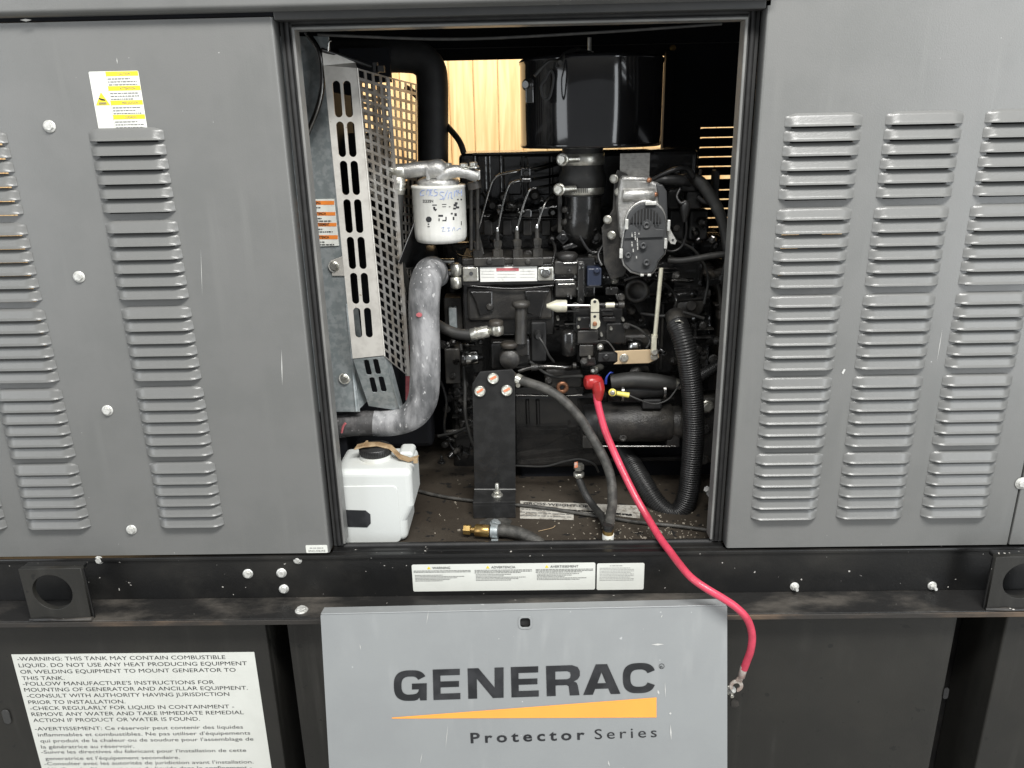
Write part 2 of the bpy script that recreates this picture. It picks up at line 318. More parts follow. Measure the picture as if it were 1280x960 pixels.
# ------------------------------------------------------------------ louvres and panels
PITCH, GAP, ZTOP, LW, LD = 0.0208, 0.0310, 1.5450, 0.1130, 0.0108
ROWS = []
for g in range(5):
    for k in range(6): ROWS.append(ZTOP - g * (5 * PITCH + GAP) - k * PITCH)
def louver_mesh():
    mb = MB(); nu, nv = 32, 17; vs = []; H = 0.0178
    for j in range(nv + 1):
        v = j / nv
        for i in range(nu + 1):
            u = -1 + 2 * i / nu; u = math.copysign(abs(u) ** 0.8, u)
            x = u * LW / 2; e = max(0.0, (LW / 2 - abs(x)) / 0.017)
            fu = math.sin(min(1, e) * math.pi / 2) ** 0.9
            gv = 0.24 * math.sin(min(1, v * 4) * math.pi / 2) + 0.62 * v + 0.14 * max(0, (v - .86) / .14)
            top = H * (1 - 0.28 * (1 - min(1, e)) ** 1.5)
            vs.append(Vector((x, -LD * fu * gv - 0.0004, top * (1 - v))))
    fs = [(j * (nu + 1) + i, (j + 1) * (nu + 1) + i, (j + 1) * (nu + 1) + i + 1, j * (nu + 1) + i + 1) for j in range(nv) for i in range(nu)]
    mb.add(vs, fs, True)
    # rolled lower lip, turned inward
    lip = vs[nv * (nu + 1):]; a = [p + Vector((0, -0.0003 if p.y < -0.002 else 0, -0.0009)) for p in lip]; b = [p + Vector((0, min(0.0018, -p.y * 0.6), -0.0010)) for p in lip]; n = len(lip)
    mb.add(lip + a + b, [(i, n + i, n + i + 1, i + 1) for i in range(n - 1)] + [(n + i, 2 * n + i, 2 * n + i + 1, n + i + 1) for i in range(n - 1)], True)
    me = bpy.data.meshes.new('louver'); me.from_pydata([list(v) for v in mb.v], [], mb.f); me.materials.append(M['grey']); me.materials.append(M['inner'])
    me.polygons.foreach_set('use_smooth', [True] * len(me.polygons)); me.update()
    return me
LOUVER = louver_mesh()
LOUVER_IN = LOUVER.copy(); LOUVER_IN.materials[0] = M['inner']
def sheet(name, x0, x1, z0, z1, y, holes, m, parent, thick=0.002, dz=0.0034):
    """flat panel with rectangular openings; holes: (xc, zlip)"""
    xs = {x0, x1}; zs = {z0, z1}; hw = LW / 2 - 0.010
    for xc, zl in holes: xs |= {round(xc - hw, 5), round(xc + hw, 5)}; zs |= {round(zl - dz, 5), round(zl + 0.0140, 5)}
    xs = sorted(x for x in xs if x0 <= x <= x1); zs = sorted(z for z in zs if z0 <= z <= z1)
    def inhole(x, z): return any(abs(x - xc) < hw and zl - dz < z < zl + 0.0140 for xc, zl in holes)
    o0 = base(parent); bm = bmesh.new(); V = {}
    def gv(i, j):
        if (i, j) not in V: V[i, j] = bm.verts.new(Vector((xs[i], y, zs[j])) - o0)
        return V[i, j]
    for i in range(len(xs) - 1):
        for j in range(len(zs) - 1):
            if inhole((xs[i] + xs[i + 1]) / 2, (zs[j] + zs[j + 1]) / 2): continue
            bm.faces.new([gv(i, j), gv(i + 1, j), gv(i + 1, j + 1), gv(i, j + 1)])
    me = bpy.data.meshes.new(name); bm.normal_update(); bm.to_mesh(me); bm.free(); me.materials.append(M[m])
    o = bpy.data.objects.new(name, me); COL.objects.link(o); o.parent = parent
    sd = o.modifiers.new('s', 'SOLIDIFY'); sd.thickness = thick; sd.offset = -1
    return o
def louvers(parent, holes, y, me, rot=0.0):
    o0 = base(parent)
    for xc, zl in holes:
        o = bpy.data.objects.new('louver', me); COL.objects.link(o); o.parent = parent; o.location = Vector((xc, y, zl)) - o0; o.rotation_euler = (0, 0, rot)

XE, ZB, ZT = 0.351, 0.8410, 1.7085
# -- grey fixed panel beside the opening (west side)
lp = thing('louvered_panel', 'grey louvred enclosure panel with two full louvre columns, silver bolts and a yellow warning label', 'panel', (-0.65, 0, ZB))
vis = lambda x, z, w=LW / 2: any(-12 < pr((x + s * w, 0, z))[0] < 1300 for s in (-1, 1))
hl = [(xc, z) for xc in (-0.5875, -0.8235, -0.9725) for z in ROWS if vis(xc, z)]
sheet('sheet', -1.25, -XE - 0.004, ZB, ZT - 0.001, 0.0, hl, 'grey', lp); louvers(lp, hl, 0, LOUVER)
def folded_edge(parent, sx):
    mb = MB(); pr_ = []
    for k in range(7):
        a = math.pi / 2 * k / 6; pr_.append((sx * (XE + 0.004 - 0.004 * math.sin(a)), 0.004 - 0.004 * math.cos(a)))
    pr_ += [(sx * XE, 0.030), (sx * (XE + 0.0018), 0.030), (sx * (XE + 0.0018), 0.006)]
    for (z0, z1) in ((ZB, ZT - 0.001),):
        n = len(pr_); mb.add([(x, y, z0) for x, y in pr_] + [(x, y, z1) for x, y in pr_], [(i, i + 1, n + i + 1, n + i) for i in range(n - 1)], True)
    mb.build('folded_edge', 'grey', parent)
folded_edge(lp, -1)
for px, py in ((62, 158), (99, 346), (134.5, 513), (164.5, 662)):
    MB().hexbolt(P(px, py, -0.0005), (0.1, -1, 0.05), 0.0068, 0.0055).build('bolt', 'zincw', lp, 0.0005)
# scratches
def scratch(parent, a, b, w=0.0007, m='chip', nrm=FRONT, y=0, Pf=None):
    A, B = (Pf or (lambda q: P(*q, y)))(a), (Pf or (lambda q: P(*q, y)))(b); d = (B - A).normalized(); s = d.cross(nrm).normalized() * w / 2; t = Vector(nrm) * 0.0004
    MB().add([A + t, (A + B) / 2 + s * 1.3 + t, B + t, (A + B) / 2 - s + t], [(0, 1, 2, 3)]).build('paint_scratch', m, parent)
scratch(lp, (352, 437), (353, 482), 0.0013); scratch(lp, (146, 72), (147, 80), 0.001); scratch(lp, (251, 310), (253, 370), 0.0006)
# -- yellow warning label on it
def quad(x0, z0, x1, z1, y): return [(x0, y, z0), (x1, y, z0), (x1, y, z1), (x0, y, z1)]
lx0, lx1, lz0, lz1 = P(111, 91).x, P(173, 89).x, P(150, 161).z, P(140, 89).z
wl = MB().prism([(x, -0.0003, z) for x, z in rrect((lx0 + lx1) / 2, (lz0 + lz1) / 2, lx1 - lx0, lz1 - lz0, 0.002)], (0, -0.0004, 0)).build('warning_label', 'label', lp)
yl = MB(); ink = MB(); xs_ = lx0 + (lx1 - lx0) * 0.345; hd = []
for k in range(4):
    zt = lz1 - 0.0005 - k * (lz1 - lz0) * 0.249; yl.add(quad(xs_, zt - 0.0063, lx1 - 0.0006, zt, -0.0010), [(0, 1, 2, 3)])
    hd.append((['CAUTION', 'ATTENTION', 'PRECAUCION', 'CUIDADO'][k], Vector((xs_ + 0.017, -0.001, zt - 0.0050)), Vector((xs_ + 0.017 + [0.019, 0.023, 0.024, 0.018][k], -0.001, zt - 0.0050)), 0.0034, 0.0))
    for q in range(3): bars(ink, (xs_ + 0.0015, -0.0008, zt - 0.0105 - q * 0.0040), (lx1 - 0.004 - 0.009 * ((k + q) % 3 == 0), -0.0008, zt - 0.0105 - q * 0.0040), UP, FRONT, 0.0013, seed=k * 5 + q)
    yl.add([(xs_ + 0.010, -0.0011, zt - 0.0052), (xs_ + 0.0148, -0.0011, zt - 0.0052), (xs_ + 0.0124, -0.0011, zt - 0.0012)], [(0, 1, 2)])
cx_, cz_ = P(128, 124).x, P(128, 124).z
yl.add([(cx_ - 0.0105, -0.001, cz_ - 0.0085), (cx_ + 0.0105, -0.001, cz_ - 0.0085), (cx_, -0.001, cz_ + 0.0095)], [(0, 1, 2)])
yl.build('yellow_band', 'yellow', wl); lettering('lettering', hd, 'inkg', wl, UP, FRONT)
ink.add(quad(xs_ - 0.0003, lz0 + 0.0005, xs_, lz1 - 0.0005, -0.0012), [(0, 1, 2, 3)])
for k in range(3): ink.add(quad(cx_ - 0.006, cz_ - 0.0072 + k * 0.0012, cx_ + 0.006, cz_ - 0.0066 + k * 0.0012, -0.0016), [(0, 1, 2, 3)])
ink.build('small_print', 'inkg', wl)
hs = MB(); hs.prism([(cx_ + a, -0.0013, cz_ + b) for a, b in ((-0.0045, 0.0005), (-0.002, -0.0012), (0.0015, -0.0018), (0.0048, -0.0022), (0.0046, -0.0008), (0.002, 0.0004), (-0.001, 0.0010), (-0.004, 0.0022))], (0, -0.0003, 0)).build('hand_symbol', 'ink', wl)
# small white sticker at the lower corner
a = P(396, 686)
st = MB().prism([(a.x + x, -0.0003, a.z + z) for x, z in rrect(0, 0, 0.0385, 0.0155, 0.002)], (0, -0.0004, 0)).build('sticker', 'label', lp)
sk = MB(); bars(sk, a + Vector((-0.012, -0.0007, 0.0012)), a + Vector((0.013, -0.0007, 0.0012)), UP, FRONT, 0.0022, seed=3)
sk.build('small_print', 'inklt', st)
lettering('lettering', [('ENCLOSURE', a + Vector((-0.0145, -0.0007, -0.0052)), a + Vector((0.0150, -0.0007, -0.0052)), 0.0036, 0.0)], 'inkg', st, UP, FRONT)

# -- grey louvred panel east of the opening
rp = thing('louvered_panel', 'grey enclosure panel with three dense columns of louvres east of the engine opening', 'panel', (0.6, 0, ZB))
hr = [(xc, z) for xc in (0.4455, 0.5925, 0.7375) for z in ROWS if vis(xc, z)]
XR = 0.8405
sheet('sheet', XE + 0.004, XR, ZB, ZT + 0.03, 0.0, hr, 'grey', rp); louvers(rp, hr, 0, LOUVER); folded_edge(rp, 1)
MB().add([P(1052, 466, -0.001), P(1054, 468, -0.001), P(1057, 462, -0.001), P(1055, 461, -0.001)], [(0, 1, 2, 3)]).build('paint_chip', 'chip', rp)
scratch(rp, (1171, 452), (1178, 410), 0.0008); scratch(rp, (1185, 642), (1188, 643), 0.002); 
# end panel
ep = thing('end_panel', 'narrow strip of grey enclosure end panel beyond the vertical seam', 'panel', (1.0, 0, ZB))
MB().box((XR + 0.0035, -0.001, ZB - 0.0), (1.35, 0.02, ZT + 0.04)).build('sheet', 'grey', ep, 0.0012)
MB().lathe(P(1277, 604, -0.001), FRONT, [(0, 0.011), (0.001, 0.011), (0.0015, 0.0085)], 24).hexbolt(P(1277, 604, -0.002), FRONT, 0.0065, 0.0045).build('bolt', 'zincw', ep, 0.0004)

# -- roof cover
rc = thing('roof_cover', 'grey sheet metal roof cover overhanging the top of the enclosure', 'roof', (0, 0.3, ZT))
pf = [(0.030, ZT + 0.006), (-0.010, ZT + 0.006)]
for k in range(9):
    t = math.pi / 2 * k / 8; pf.append((-0.014 - 0.006 * math.sin(t), ZT + 0.008 + 0.006 * (1 - math.cos(t))))
pf += [(-0.020, ZT + 0.22), (0.02, ZT + 0.24)]
n = len(pf)
MB().add([(-1.3, y, z) for y, z in pf] + [(XE + 0.003, y, z) for y, z in pf], [(i, n + i, n + i + 1, i + 1) for i in range(n - 1)], True).build('skin', 'grey', rc)
MB().box((XE + 0.003, 0.031, ZT + 0.03), (1.35, -0.02, ZT + 0.24)).build('skin', 'grey', rc, 0.003)
MB().box((-1.3, 0.045, 1.83), (1.3, 0.62, 1.84)).build('roof_lining', 'inner', rc)
MB().box((-1.3, 0.0435, ZT - 0.002), (1.3, 0.050, 1.829)).build('leak_blocker', 'inner', rc)  # added box, stops light leaking between roof cover and header
MB().box((-1.3, 0.006, ZT + 0.001), (-XE, 0.040, ZT + 0.012)).build('gap_filler', 'inner', rc)  # dark box added so the gap over the panel stays black
scratch(rc, (25, 25), (40, 25), 0.003, 'lip', y=-0.012)

# -- door frame round the opening
df = thing('door_frame', 'dark grey door frame with rubber seal round the engine opening', 'door frame', (0, 0.03, ZB))
XI = 0.3315
ZH = 1.6965
MB().box((-XE + 0.001, 0.030, ZB - 0.004), (-XI, 0.042, ZT)).build('jamb', 'frame', df, 0.001)
MB().box((XE - 0.001, 0.030, ZB - 0.004), (XI, 0.042, ZT)).build('jamb', 'frame', df, 0.001)
MB().box((-XI + 0.0003, 0.0302, ZH), (XI - 0.0003, 0.042, ZT + 0.004)).build('header', 'frame', df, 0.001)
MB().box((-XE + .001, 0.003, 1.7035), (XE - .001, 0.029, ZT + 0.0105)).build('header', 'frame', df, 0.002)
for sx in (-1, 1):
    MB().box((sx * XI, 0.022, ZB + 0.004), (sx * (XI - 0.0045), 0.050, ZH - 0.001)).build('lip', 'lip', df, 0.0015)
    MB().tube([(sx * (XI + 0.0085), 0.0295, ZB), (sx * (XI + 0.0085), 0.0295, ZT - 0.005)], 0.0046, 10, 2).build('rubber_seal', 'seal', df)
MB().box((-XI, 0.022, ZH), (XI, 0.050, ZH - 0.004)).build('lip', 'lip', df, 0.0015)
MB().tube([(-XI, 0.0295, ZH + 0.0065), (XI, 0.0295, ZH + 0.0065)], 0.0042, 10, 2).build('rubber_seal', 'seal', df)
MB().box((-XE + 0.001, 0.012, ZB - 0.012), (XE - 0.001, 0.044, ZB - 0.0045)).build('sill', 'rail', df, 0.002)
MB().tube([(-XI, 0.030, ZB - 0.004), (XI, 0.030, ZB - 0.004)], 0.0046, 10, 2).build('rubber_seal', 'seal', df)

# ------------------------------------------------------------------ base rail
br = thing('base_rail', 'long black steel base rail with scuffed lower flange and lifting plates', 'steel rail', (0, 0, 0.74))
ZL = 0.7485; YL = -0.062
MB().box((-1.5, 0.002, ZL), (1.5, 0.012, 0.8275)).build('web', 'rail', br, 0.001)
MB().box((-1.5, -0.002, 0.8280), (1.5, 0.0115, 0.8360)).build('upper_flange', 'rail', br, 0.002)
MB().box((-1.5, YL, ZL - 0.010), (1.5, 0.012, ZL)).build('lower_flange', 'ledge', br, 0.0015)
MB().box((-1.5, YL - 0.003, ZL - 0.0105), (1.5, YL - 0.0005, ZL - 0.001)).build('flange_edge', 'ledge_edge', br, 0.001)
def liftplate(px, py, pyt, x0, x1):
    Yp = -0.058; c = P(px, py, Yp); zt = P(px, pyt, Yp).z; zb = ZL + 0.0005; R = 0.0350
    plate('lifting_plate', [(x0, zb), (x1, zb), (x1, zt), (x0, zt)], [circ(c.x, c.z, R, 40)], 0.009, 'tank', br, (0, Yp + .004, 0), (1, 0, 0), (0, 0, 1), 0.0006)
    MB().box((x0 + 0.001, Yp + 0.009, zt), (x1 - 0.001, -0.034, zt - 0.008)).build('lifting_plate_fold', 'rail', br, 0.002)
    wb = MB()
    wb.tube([(x0 - 0.002, Yp - 0.001, zb + 0.001), (x0 + (x1 - x0) * .3, Yp - 0.003, zb + 0.002), ((x0 + x1) / 2, Yp - 0.002, zb), (x1 + 0.003, Yp - 0.002, zb + 0.002)], [.003, .004, .0028, .0042], 8, 5); wb.build('weld_bead', 'ledge', br)
    for x in (x0, x1): MB().tube([(x, Yp + .006, zb), (x, Yp + .007, zb + .03), (x, Yp + .006, zt - .004)], [.0035, .0026, .0032], 8, 5).build('weld_bead', 'rail', br)
xa = P(31, 740, -0.058).x; xb = P(107, 740, -0.058).x
liftplate(66, 740, 711, xa, xb)
xa = P(1237, 740, -0.058).x
liftplate(1279, 726, 696, xa, xa + 0.105)
for px, py, r in ((310, 717, .0068), (352, 716, .0068), (355, 736, .0066), (993, 733, .0060), (1165, 732, .0060)):
    MB().hexbolt(P(px, py, 0.0015), (0.15 if px < 500 else 0, -1, 0.1), r, 0.006, stud=0 if px < 500 else 0.008).build('bolt', 'zincw', br, 0.0005)
MB().hexbolt(P(372, 700, 0.0015), FRONT, .006, 0.004).build('bolt', 'zincw', br, 0.0005)
MB().hexbolt(P(124, 700, 0.0015), FRONT, .006, 0.004).build('bolt', 'zincw', br, 0.0005)
q = PZ(377, 763, ZL); MB().hexbolt(q, (0, 0, 1), 0.0085, 0.006).build('bolt', 'zincw', br, 0.0006)
# trilingual warning label and data plate on the web
def weblabel(x0, y0, x1, y1, name='warning_label'):
    A = P(x0, (y0 + y1) / 2, 0.0015); B = P(x1, (y0 + y1) / 2, 0.0015); zt = P((x0 + x1) / 2, y0, 0.0015).z; zb = P((x0 + x1) / 2, y1, 0.0015).z
    o = MB().prism([(x, 0.0017, z) for x, z in rrect((A.x + B.x) / 2, (zt + zb) / 2, B.x - A.x, zt - zb, 0.003)], (0, -0.0006, 0)).build(name, 'label', br)
    return o, A.x, B.x, zb, zt
o, x0, x1, z0, z1 = weblabel(515.5, 704.5, 744, 738)
wd = (x1 - x0) / 3; sm = MB(); tri = MB(); hd = []
for k, t in enumerate(('WARNING', 'ADVERTENCIA', 'AVERTISSEMENT')):
    xb_ = x0 + k * wd; tw = (0.032, 0.043, 0.050)[k]; xt = xb_ + (0.037, 0.033, 0.029)[k]
    hd.append((t, Vector((xt, 0.0009, z1 - 0.0088)), Vector((xt + tw, 0.0009, z1 - 0.0088)), 0.0046, 0.0))
    tri.add([(xt - 0.0095, 0.0006, z1 - 0.0090), (xt - 0.0030, 0.0006, z1 - 0.0090), (xt - 0.0063, 0.0006, z1 - 0.0034)], [(0, 1, 2)]); tri.build('warning_triangle', 'yellow', o); tri = MB()
    zz = z1 - 0.0130
    for q in range(2 + (k > 0)): bars(sm, (xb_ + 0.003, 0.001, zz), (xb_ + wd - 0.004 - 0.02 * (q == 2), 0.001, zz), UP, FRONT, 0.0013, seed=k * 11 + q); zz -= 0.0027
    zz = z1 - 0.0218
    for q in range(5): bars(sm, (xb_ + 0.005, 0.001, zz), (xb_ + wd * (0.5 + 0.12 * ((q * 7 + k) % 4)), 0.001, zz), UP, FRONT, 0.0011, seed=50 + k * 11 + q); zz -= 0.0029
lettering('lettering', hd, 'ink', o, UP, FRONT); sm.build('small_print', 'inkg', o)
o, x0, x1, z0, z1 = weblabel(746, 704, 805, 737, 'data_label'); sm = MB()
bars(sm, (x0 + 0.023, 0.001, z1 - 0.005), (x0 + 0.045, 0.001, z1 - 0.005), UP, FRONT, 0.0016, seed=1)
for q in range(9): bars(sm, (x0 + 0.005, 0.001, z1 - 0.0095 - q * 0.0031), (x0 + (0.066 if q % 3 else 0.06), 0.001, z1 - 0.0095 - q * 0.0031), UP, FRONT, 0.0012, seed=70 + q)
sm.build('small_print', 'inklt', o)
# ------------------------------------------------------------------ fuel tank under the rail
tk = thing('fuel_tank', 'black steel base fuel tank with a large white bilingual warning sheet', 'fuel tank', (0, 0.1, 0))
MB().box((-1.5, 0.09, 0.0), (1.5, 0.9, 0.7355)).build('tank_body', 'black', tk)
YT = -0.030
xr = P(334, 800, YT).x
MB().box((-1.5, YT, 0.02), (xr, 0.089, 0.737)).build('end_box', 'tank', tk, 0.003)
xl = P(904, 830, YT).x
xr2 = P(1192, 800, YT).x
MB().box((P(361, 800, YT + 0.012).x, YT + 0.012, 0.02), (P(640, 800, YT + 0.012).x, 0.089, 0.7365)).build('side_plate', 'tank', tk, 0.002)
MB().box((P(660, 800, YT).x, YT, 0.02), (xr2, 0.089, 0.737)).build('side_plate', 'tank', tk, 0.003)
MB().box((P(1252, 800, YT).x, YT - 0.002, 0.02), (1.5, 0.089, 0.7375)).build('end_box', 'tank', tk, 0.003)
for px, py, ln in ((1182, 866, 0.024), (1229, 885, 0.03)):
    c_ = P(px, py, YT if px < 1200 else 0.089); ob = [(c_.x + a, c_.z + b) for a, b in obround(0, 0, 0.009, ln)]
    MB().prism([(x, c_.y - 0.0004, z) for x, z in ob], (0, -0.0016, 0)).build('slot_plug', 'seal' if px < 1200 else 'frame', tk)
c_ = P(9, 895, YT); MB().prism([(c_.x + a, YT - 0.0004, c_.z + b) for a, b in obround(0, 0, 0.014, 0.032)], (0, -0.003, 0)).build('slot_plug', 'frame', tk, 0.001)
# the printed warning sheet
YD = YT - 0.0003
dx0, dx1 = P(14, 817, YD).x, P(318, 816, YD).x; dz1 = P(160, 816.5, YD).z; dz0 = dz1 - 0.30
dec = MB().box((dx0, YD, dz0), (dx1, YD - 0.0006, dz1)).build('warning_sheet', 'label', tk)
rows = [("-WARNING: THIS TANK MAY CONTAIN COMBUSTIBLE", 22, 282, 823), ("LIQUID. DO NOT USE ANY HEAT PRODUCING EQUIPMENT", 24, 309, 831), ("OR WELDING EQUIPMENT TO MOUNT GENERATOR TO", 26, 295, 839), ("THIS TANK.", 28, 81, 847),
        ("-FOLLOW MANUFACTURE'S INSTRUCTIONS FOR", 29, 268, 854), ("MOUNTING OF GENERATOR AND ANCILLAR EQUIPMENT.", 31, 310, 861.5), ("-CONSULT WITH AUTHORITY HAVING JURISDICTION", 34, 287, 869), ("PRIOR TO INSTALLATION.", 36, 157, 877),
        ("-CHECK REGULARLY FOR LIQUID IN CONTAINMENT -", 38, 293, 884.5), ("REMOVE ANY WATER AND TAKE IMMEDIATE REMEDIAL", 40, 305, 892), ("ACTION IF PRODUCT OR WATER IS FOUND.", 42, 250, 899.5),
        ("-AVERTISSEMENT: Ce r\u00e9servoir peut contenir des liquides", 44, 304, 910), ("inflammables et combustibles. Ne pas utiliser d'\u00e9quipements", 48, 313, 917.5), ("qui produit de la chaleur ou de soudure pour l'assemblage de", 51, 317, 925), ("la g\u00e9n\u00e9ratrice au r\u00e9servoir.", 52, 168, 932.5),
        ("-Suivre les directives du fabricant pour l'installation de cette", 52, 308, 939), ("generatrice et l'\u00e9quipement secondaire.", 57, 225, 947), ("-Consulter avec les autorit\u00e9s de juridiction avant l'installation.", 56, 317, 953.5), ("-V\u00e9rifier r\u00e9guli\u00e8rement pour du liquide dans le confinement -", 58, 315, 960.5)]
L_ = []
for t, xa_, xb_, y in rows:
    y += 3.2; L_.append((t, P(xa_, y - 0.2, YD - 0.0006), P(xb_, y - (xb_ - xa_) * 0.010, YD - 0.0006), 0.0082 if t.upper() == t else 0.0078, 0.0))
lettering('lettering', L_, 'ink', dec, UP, FRONT, lift=0.0003)

# ------------------------------------------------------------------ grey cover with the maker's name
TL = P(400.5, 767.5, -0.088); TR = P(909, 756.5, -0.088)
cu_ = (TR - TL).normalized(); dn = ray(909, 9690).normalized(); dn = (dn - cu_ * dn.dot(cu_)).normalized(); cn = dn.cross(cu_).normalized()
if cn.y > 0: cn = -cn
cp = thing('access_cover', 'tilted grey access cover printed with a black name over an orange wedge', 'cover', TL.lerp(TR, 0.5))
BL = PP(411.5, 966, TL, cn); wdt = (TR - TL).length; HT = 0.42
Q = lambda px, py: PP(px, py, TL, cn)
v_ = -dn
kx, kz = (Q(656.5, 778) - TL).dot(cu_), (Q(656.5, 778) - TL).dot(v_)
plate('cover_face', [(0.003, 0), (wdt - 0.003, 0), (wdt, -0.003), (wdt, -HT), (0, -HT), (0, -0.003)], [rrect(kx, kz, 0.0185, 0.0175, 0.005)], 0.002, 'grey2', cp, TL - cn * 0.001, cu_, v_, 0.0)
plate('latch_rim', rrect(kx, kz, 0.0230, 0.0220, 0.0065), [rrect(kx, kz, 0.0178, 0.0168, 0.005)], 0.0012, 'grey2', cp, TL + cn * 0.0006, cu_, v_, 0.0003)
MB().cyl(Q(656.5, 777) - cn * 0.016, Q(656.5, 777) - cn * 0.006, 0.012, 6).build('latch', 'seal', cp)
mb = MB(); bk = -cn * 0.026
mb.add([TL - v_ * 0.0005, TR - v_ * 0.0005, TR + bk + v_ * 0.001, TL + bk + v_ * 0.001], [(0, 1, 2, 3)])
mb.add([p - v_ * 0.002 for p in (TL, TR, TR + bk + v_ * 0.001, TL + bk + v_ * 0.001)], [(0, 1, 2, 3)]); mb.build('top_fold', 'grey2', cp)
mb = MB()
for p, s in ((TL, 1), (TR, -1)):
    q0 = p + cu_ * 0.0002 * s; mb.add([q0, q0 - v_ * HT, q0 - v_ * HT + bk, q0 + bk], [(0, 1, 2, 3)])
mb.build('side_fold', 'grey2', cp)
MB().tube([TL + cu_ * 0.002 - cn * 0.0005 - v_ * .0003, TR - cu_ * 0.002 - cn * 0.0005 - v_ * .0003], 0.0014, 8, 2).build('fold_edge', 'grey2', cp)
def glyphs(spec):
    out = []
    for pts in spec: out.append(pts)
    return out
# letters drawn as outlines in a unit box (wide bold grotesque)
def arcpts(cx, cy, rx, ry, a0, a1, n=16, e=0.72):
    r = []
    for i in range(n + 1):
        a = math.radians(a0 + (a1 - a0) * i / n); c, s_ = math.cos(a), math.sin(a)
        r.append((cx + rx * math.copysign(abs(c) ** e, c), cy + ry * math.copysign(abs(s_) ** e, s_)))
    return r
def gl_C(): return [arcpts(.5, .5, .5, .5, 22, 338, 40) + arcpts(.5, .5, .27, .29, 335, 25, 40)]
def gl_G():
    o = arcpts(.5, .5, .5, .5, 28, 270, 34)
    o += [(0.62, 0.0), (0.72, 0.03), (0.78, 0.10), (0.80, 0.0), (1.0, 0.0), (1.0, 0.56), (0.55, 0.56), (0.55, 0.37), (0.76, 0.37)]
    o += [(0.745, 0.29), (0.68, 0.225), (0.58, 0.205)]
    o += arcpts(.5, .5, .27, .30, 265, 30, 34)
    return [o]
def gl_E(): return [[(0, 0), (1, 0), (1, .20), (.27, .20), (.27, .41), (.95, .41), (.95, .60), (.27, .60), (.27, .80), (.98, .80), (.98, 1), (0, 1)]]
def gl_N(): return [[(0, 0), (.25, 0), (.25, .66), (.70, 0), (1, 0), (1, 1), (.75, 1), (.75, .34), (.30, 1), (0, 1)]]
def gl_R(): return [[(0, 0), (.26, 0), (.26, .35), (.58, .35), (.64, .31), (.67, 0), (.95, 0), (.90, .33), (.86, .42), (.78, .46), (.90, .53), (.96, .64), (.96, .80), (.90, .93), (.74, 1), (0, 1)], [(.26, .54), (.26, .81), (.60, .81), (.68, .77), (.70, .675), (.68, .58), (.60, .54)]]
def gl_A(): return [[(0, 0), (.26, 0), (.325, .19), (.675, .19), (.74, 0), (1, 0), (.65, 1), (.35, 1)], [(.385, .37), (.5, .74), (.615, .37)]]
letters = [(gl_G, 492, 533.5), (gl_E, 541, 575.5), (gl_N, 584.5, 629.5), (gl_E, 638.5, 673.5), (gl_R, 682.5, 726.5), (gl_A, 728, 775.5), (gl_C, 778, 819.5)]
def basey(px): return 876.3 - (px - 492) * 0.0335
def topy(px): return 838.3 - (px - 492) * 0.0318
def to2(p): d = p - TL; return d.dot(cu_), d.dot(v_)
for g, xa_, xb_ in letters:
    A = Q(xa_ + 1, basey(xa_)); B = Q(xb_ + 0, basey(xb_)); C = Q(xa_, topy(xa_)); A2, B2, C2 = to2(A), to2(B), to2(C); D2 = to2(Q(xb_, topy(xb_)))
    def mp_(p): a, b = p; return tuple((A2[i] * (1 - a) + B2[i] * a) * (1 - b) + (C2[i] * (1 - a) + D2[i] * a) * b for i in (0, 1))
    ls = [[mp_(p) for p in sp] for sp in g()]
    plate('letter', ls[0], ls[1:], 0.0003, 'ink', cp, TL + cn * 0.0008, cu_, v_)
mb = MB(); mb.add([Q(490, 898.0) + cn * 0.0008, Q(820.5, 896.5) + cn * 0.0008, Q(820.5, 871.5) + cn * 0.0008, Q(490, 896.6) + cn * 0.0008], [(0, 1, 2, 3)]); mb.build('orange_wedge', 'logo', cp)
lettering('lettering', [('Protector', Q(588.5, 928.5), Q(731, 924.0), 0.0178, 0.022, 1.45)], 'ink', cp, v_, cn, lift=0.0007)
lettering('lettering', [('Series', Q(743.5, 923.8), Q(821, 921), 0.0178, 0.0, 1.35)], 'ink', cp, v_, cn, lift=0.0007)
c2 = to2(Q(827, 832.5)); plate('registered_mark', circ(c2[0], c2[1], 0.0046, 24), [circ(c2[0], c2[1], 0.0040, 24)], 0.0003, 'ink', cp, TL + cn * 0.0008, cu_, v_)
lettering('lettering', [('R', Q(825.2, 835), Q(828.9, 834.9), 0.0042, 0.0)], 'ink', cp, v_, cn, lift=0.0007)
for a_, b_, w_ in (((814, 805.5), (830, 805), 0.003), ((826, 772), (828, 768), 0.0012), ((533, 780), (536, 762), 0.0008), ((557, 935), (560, 905), 0.0009), ((838, 905), (839, 925), 0.0022), ((831, 852), (832, 872), 0.0012), ((822, 862), (824, 868), 0.003), ((838, 890), (838, 893), 0.004), ((760, 950), (762, 958), 0.002), ((525, 955), (528, 940), 0.0010), ((450, 805), (451, 812), 0.0012)):
    scratch(cp, a_, b_, w_, 'chip', cn, Pf=lambda q: Q(*q) + cn * 0.0004)

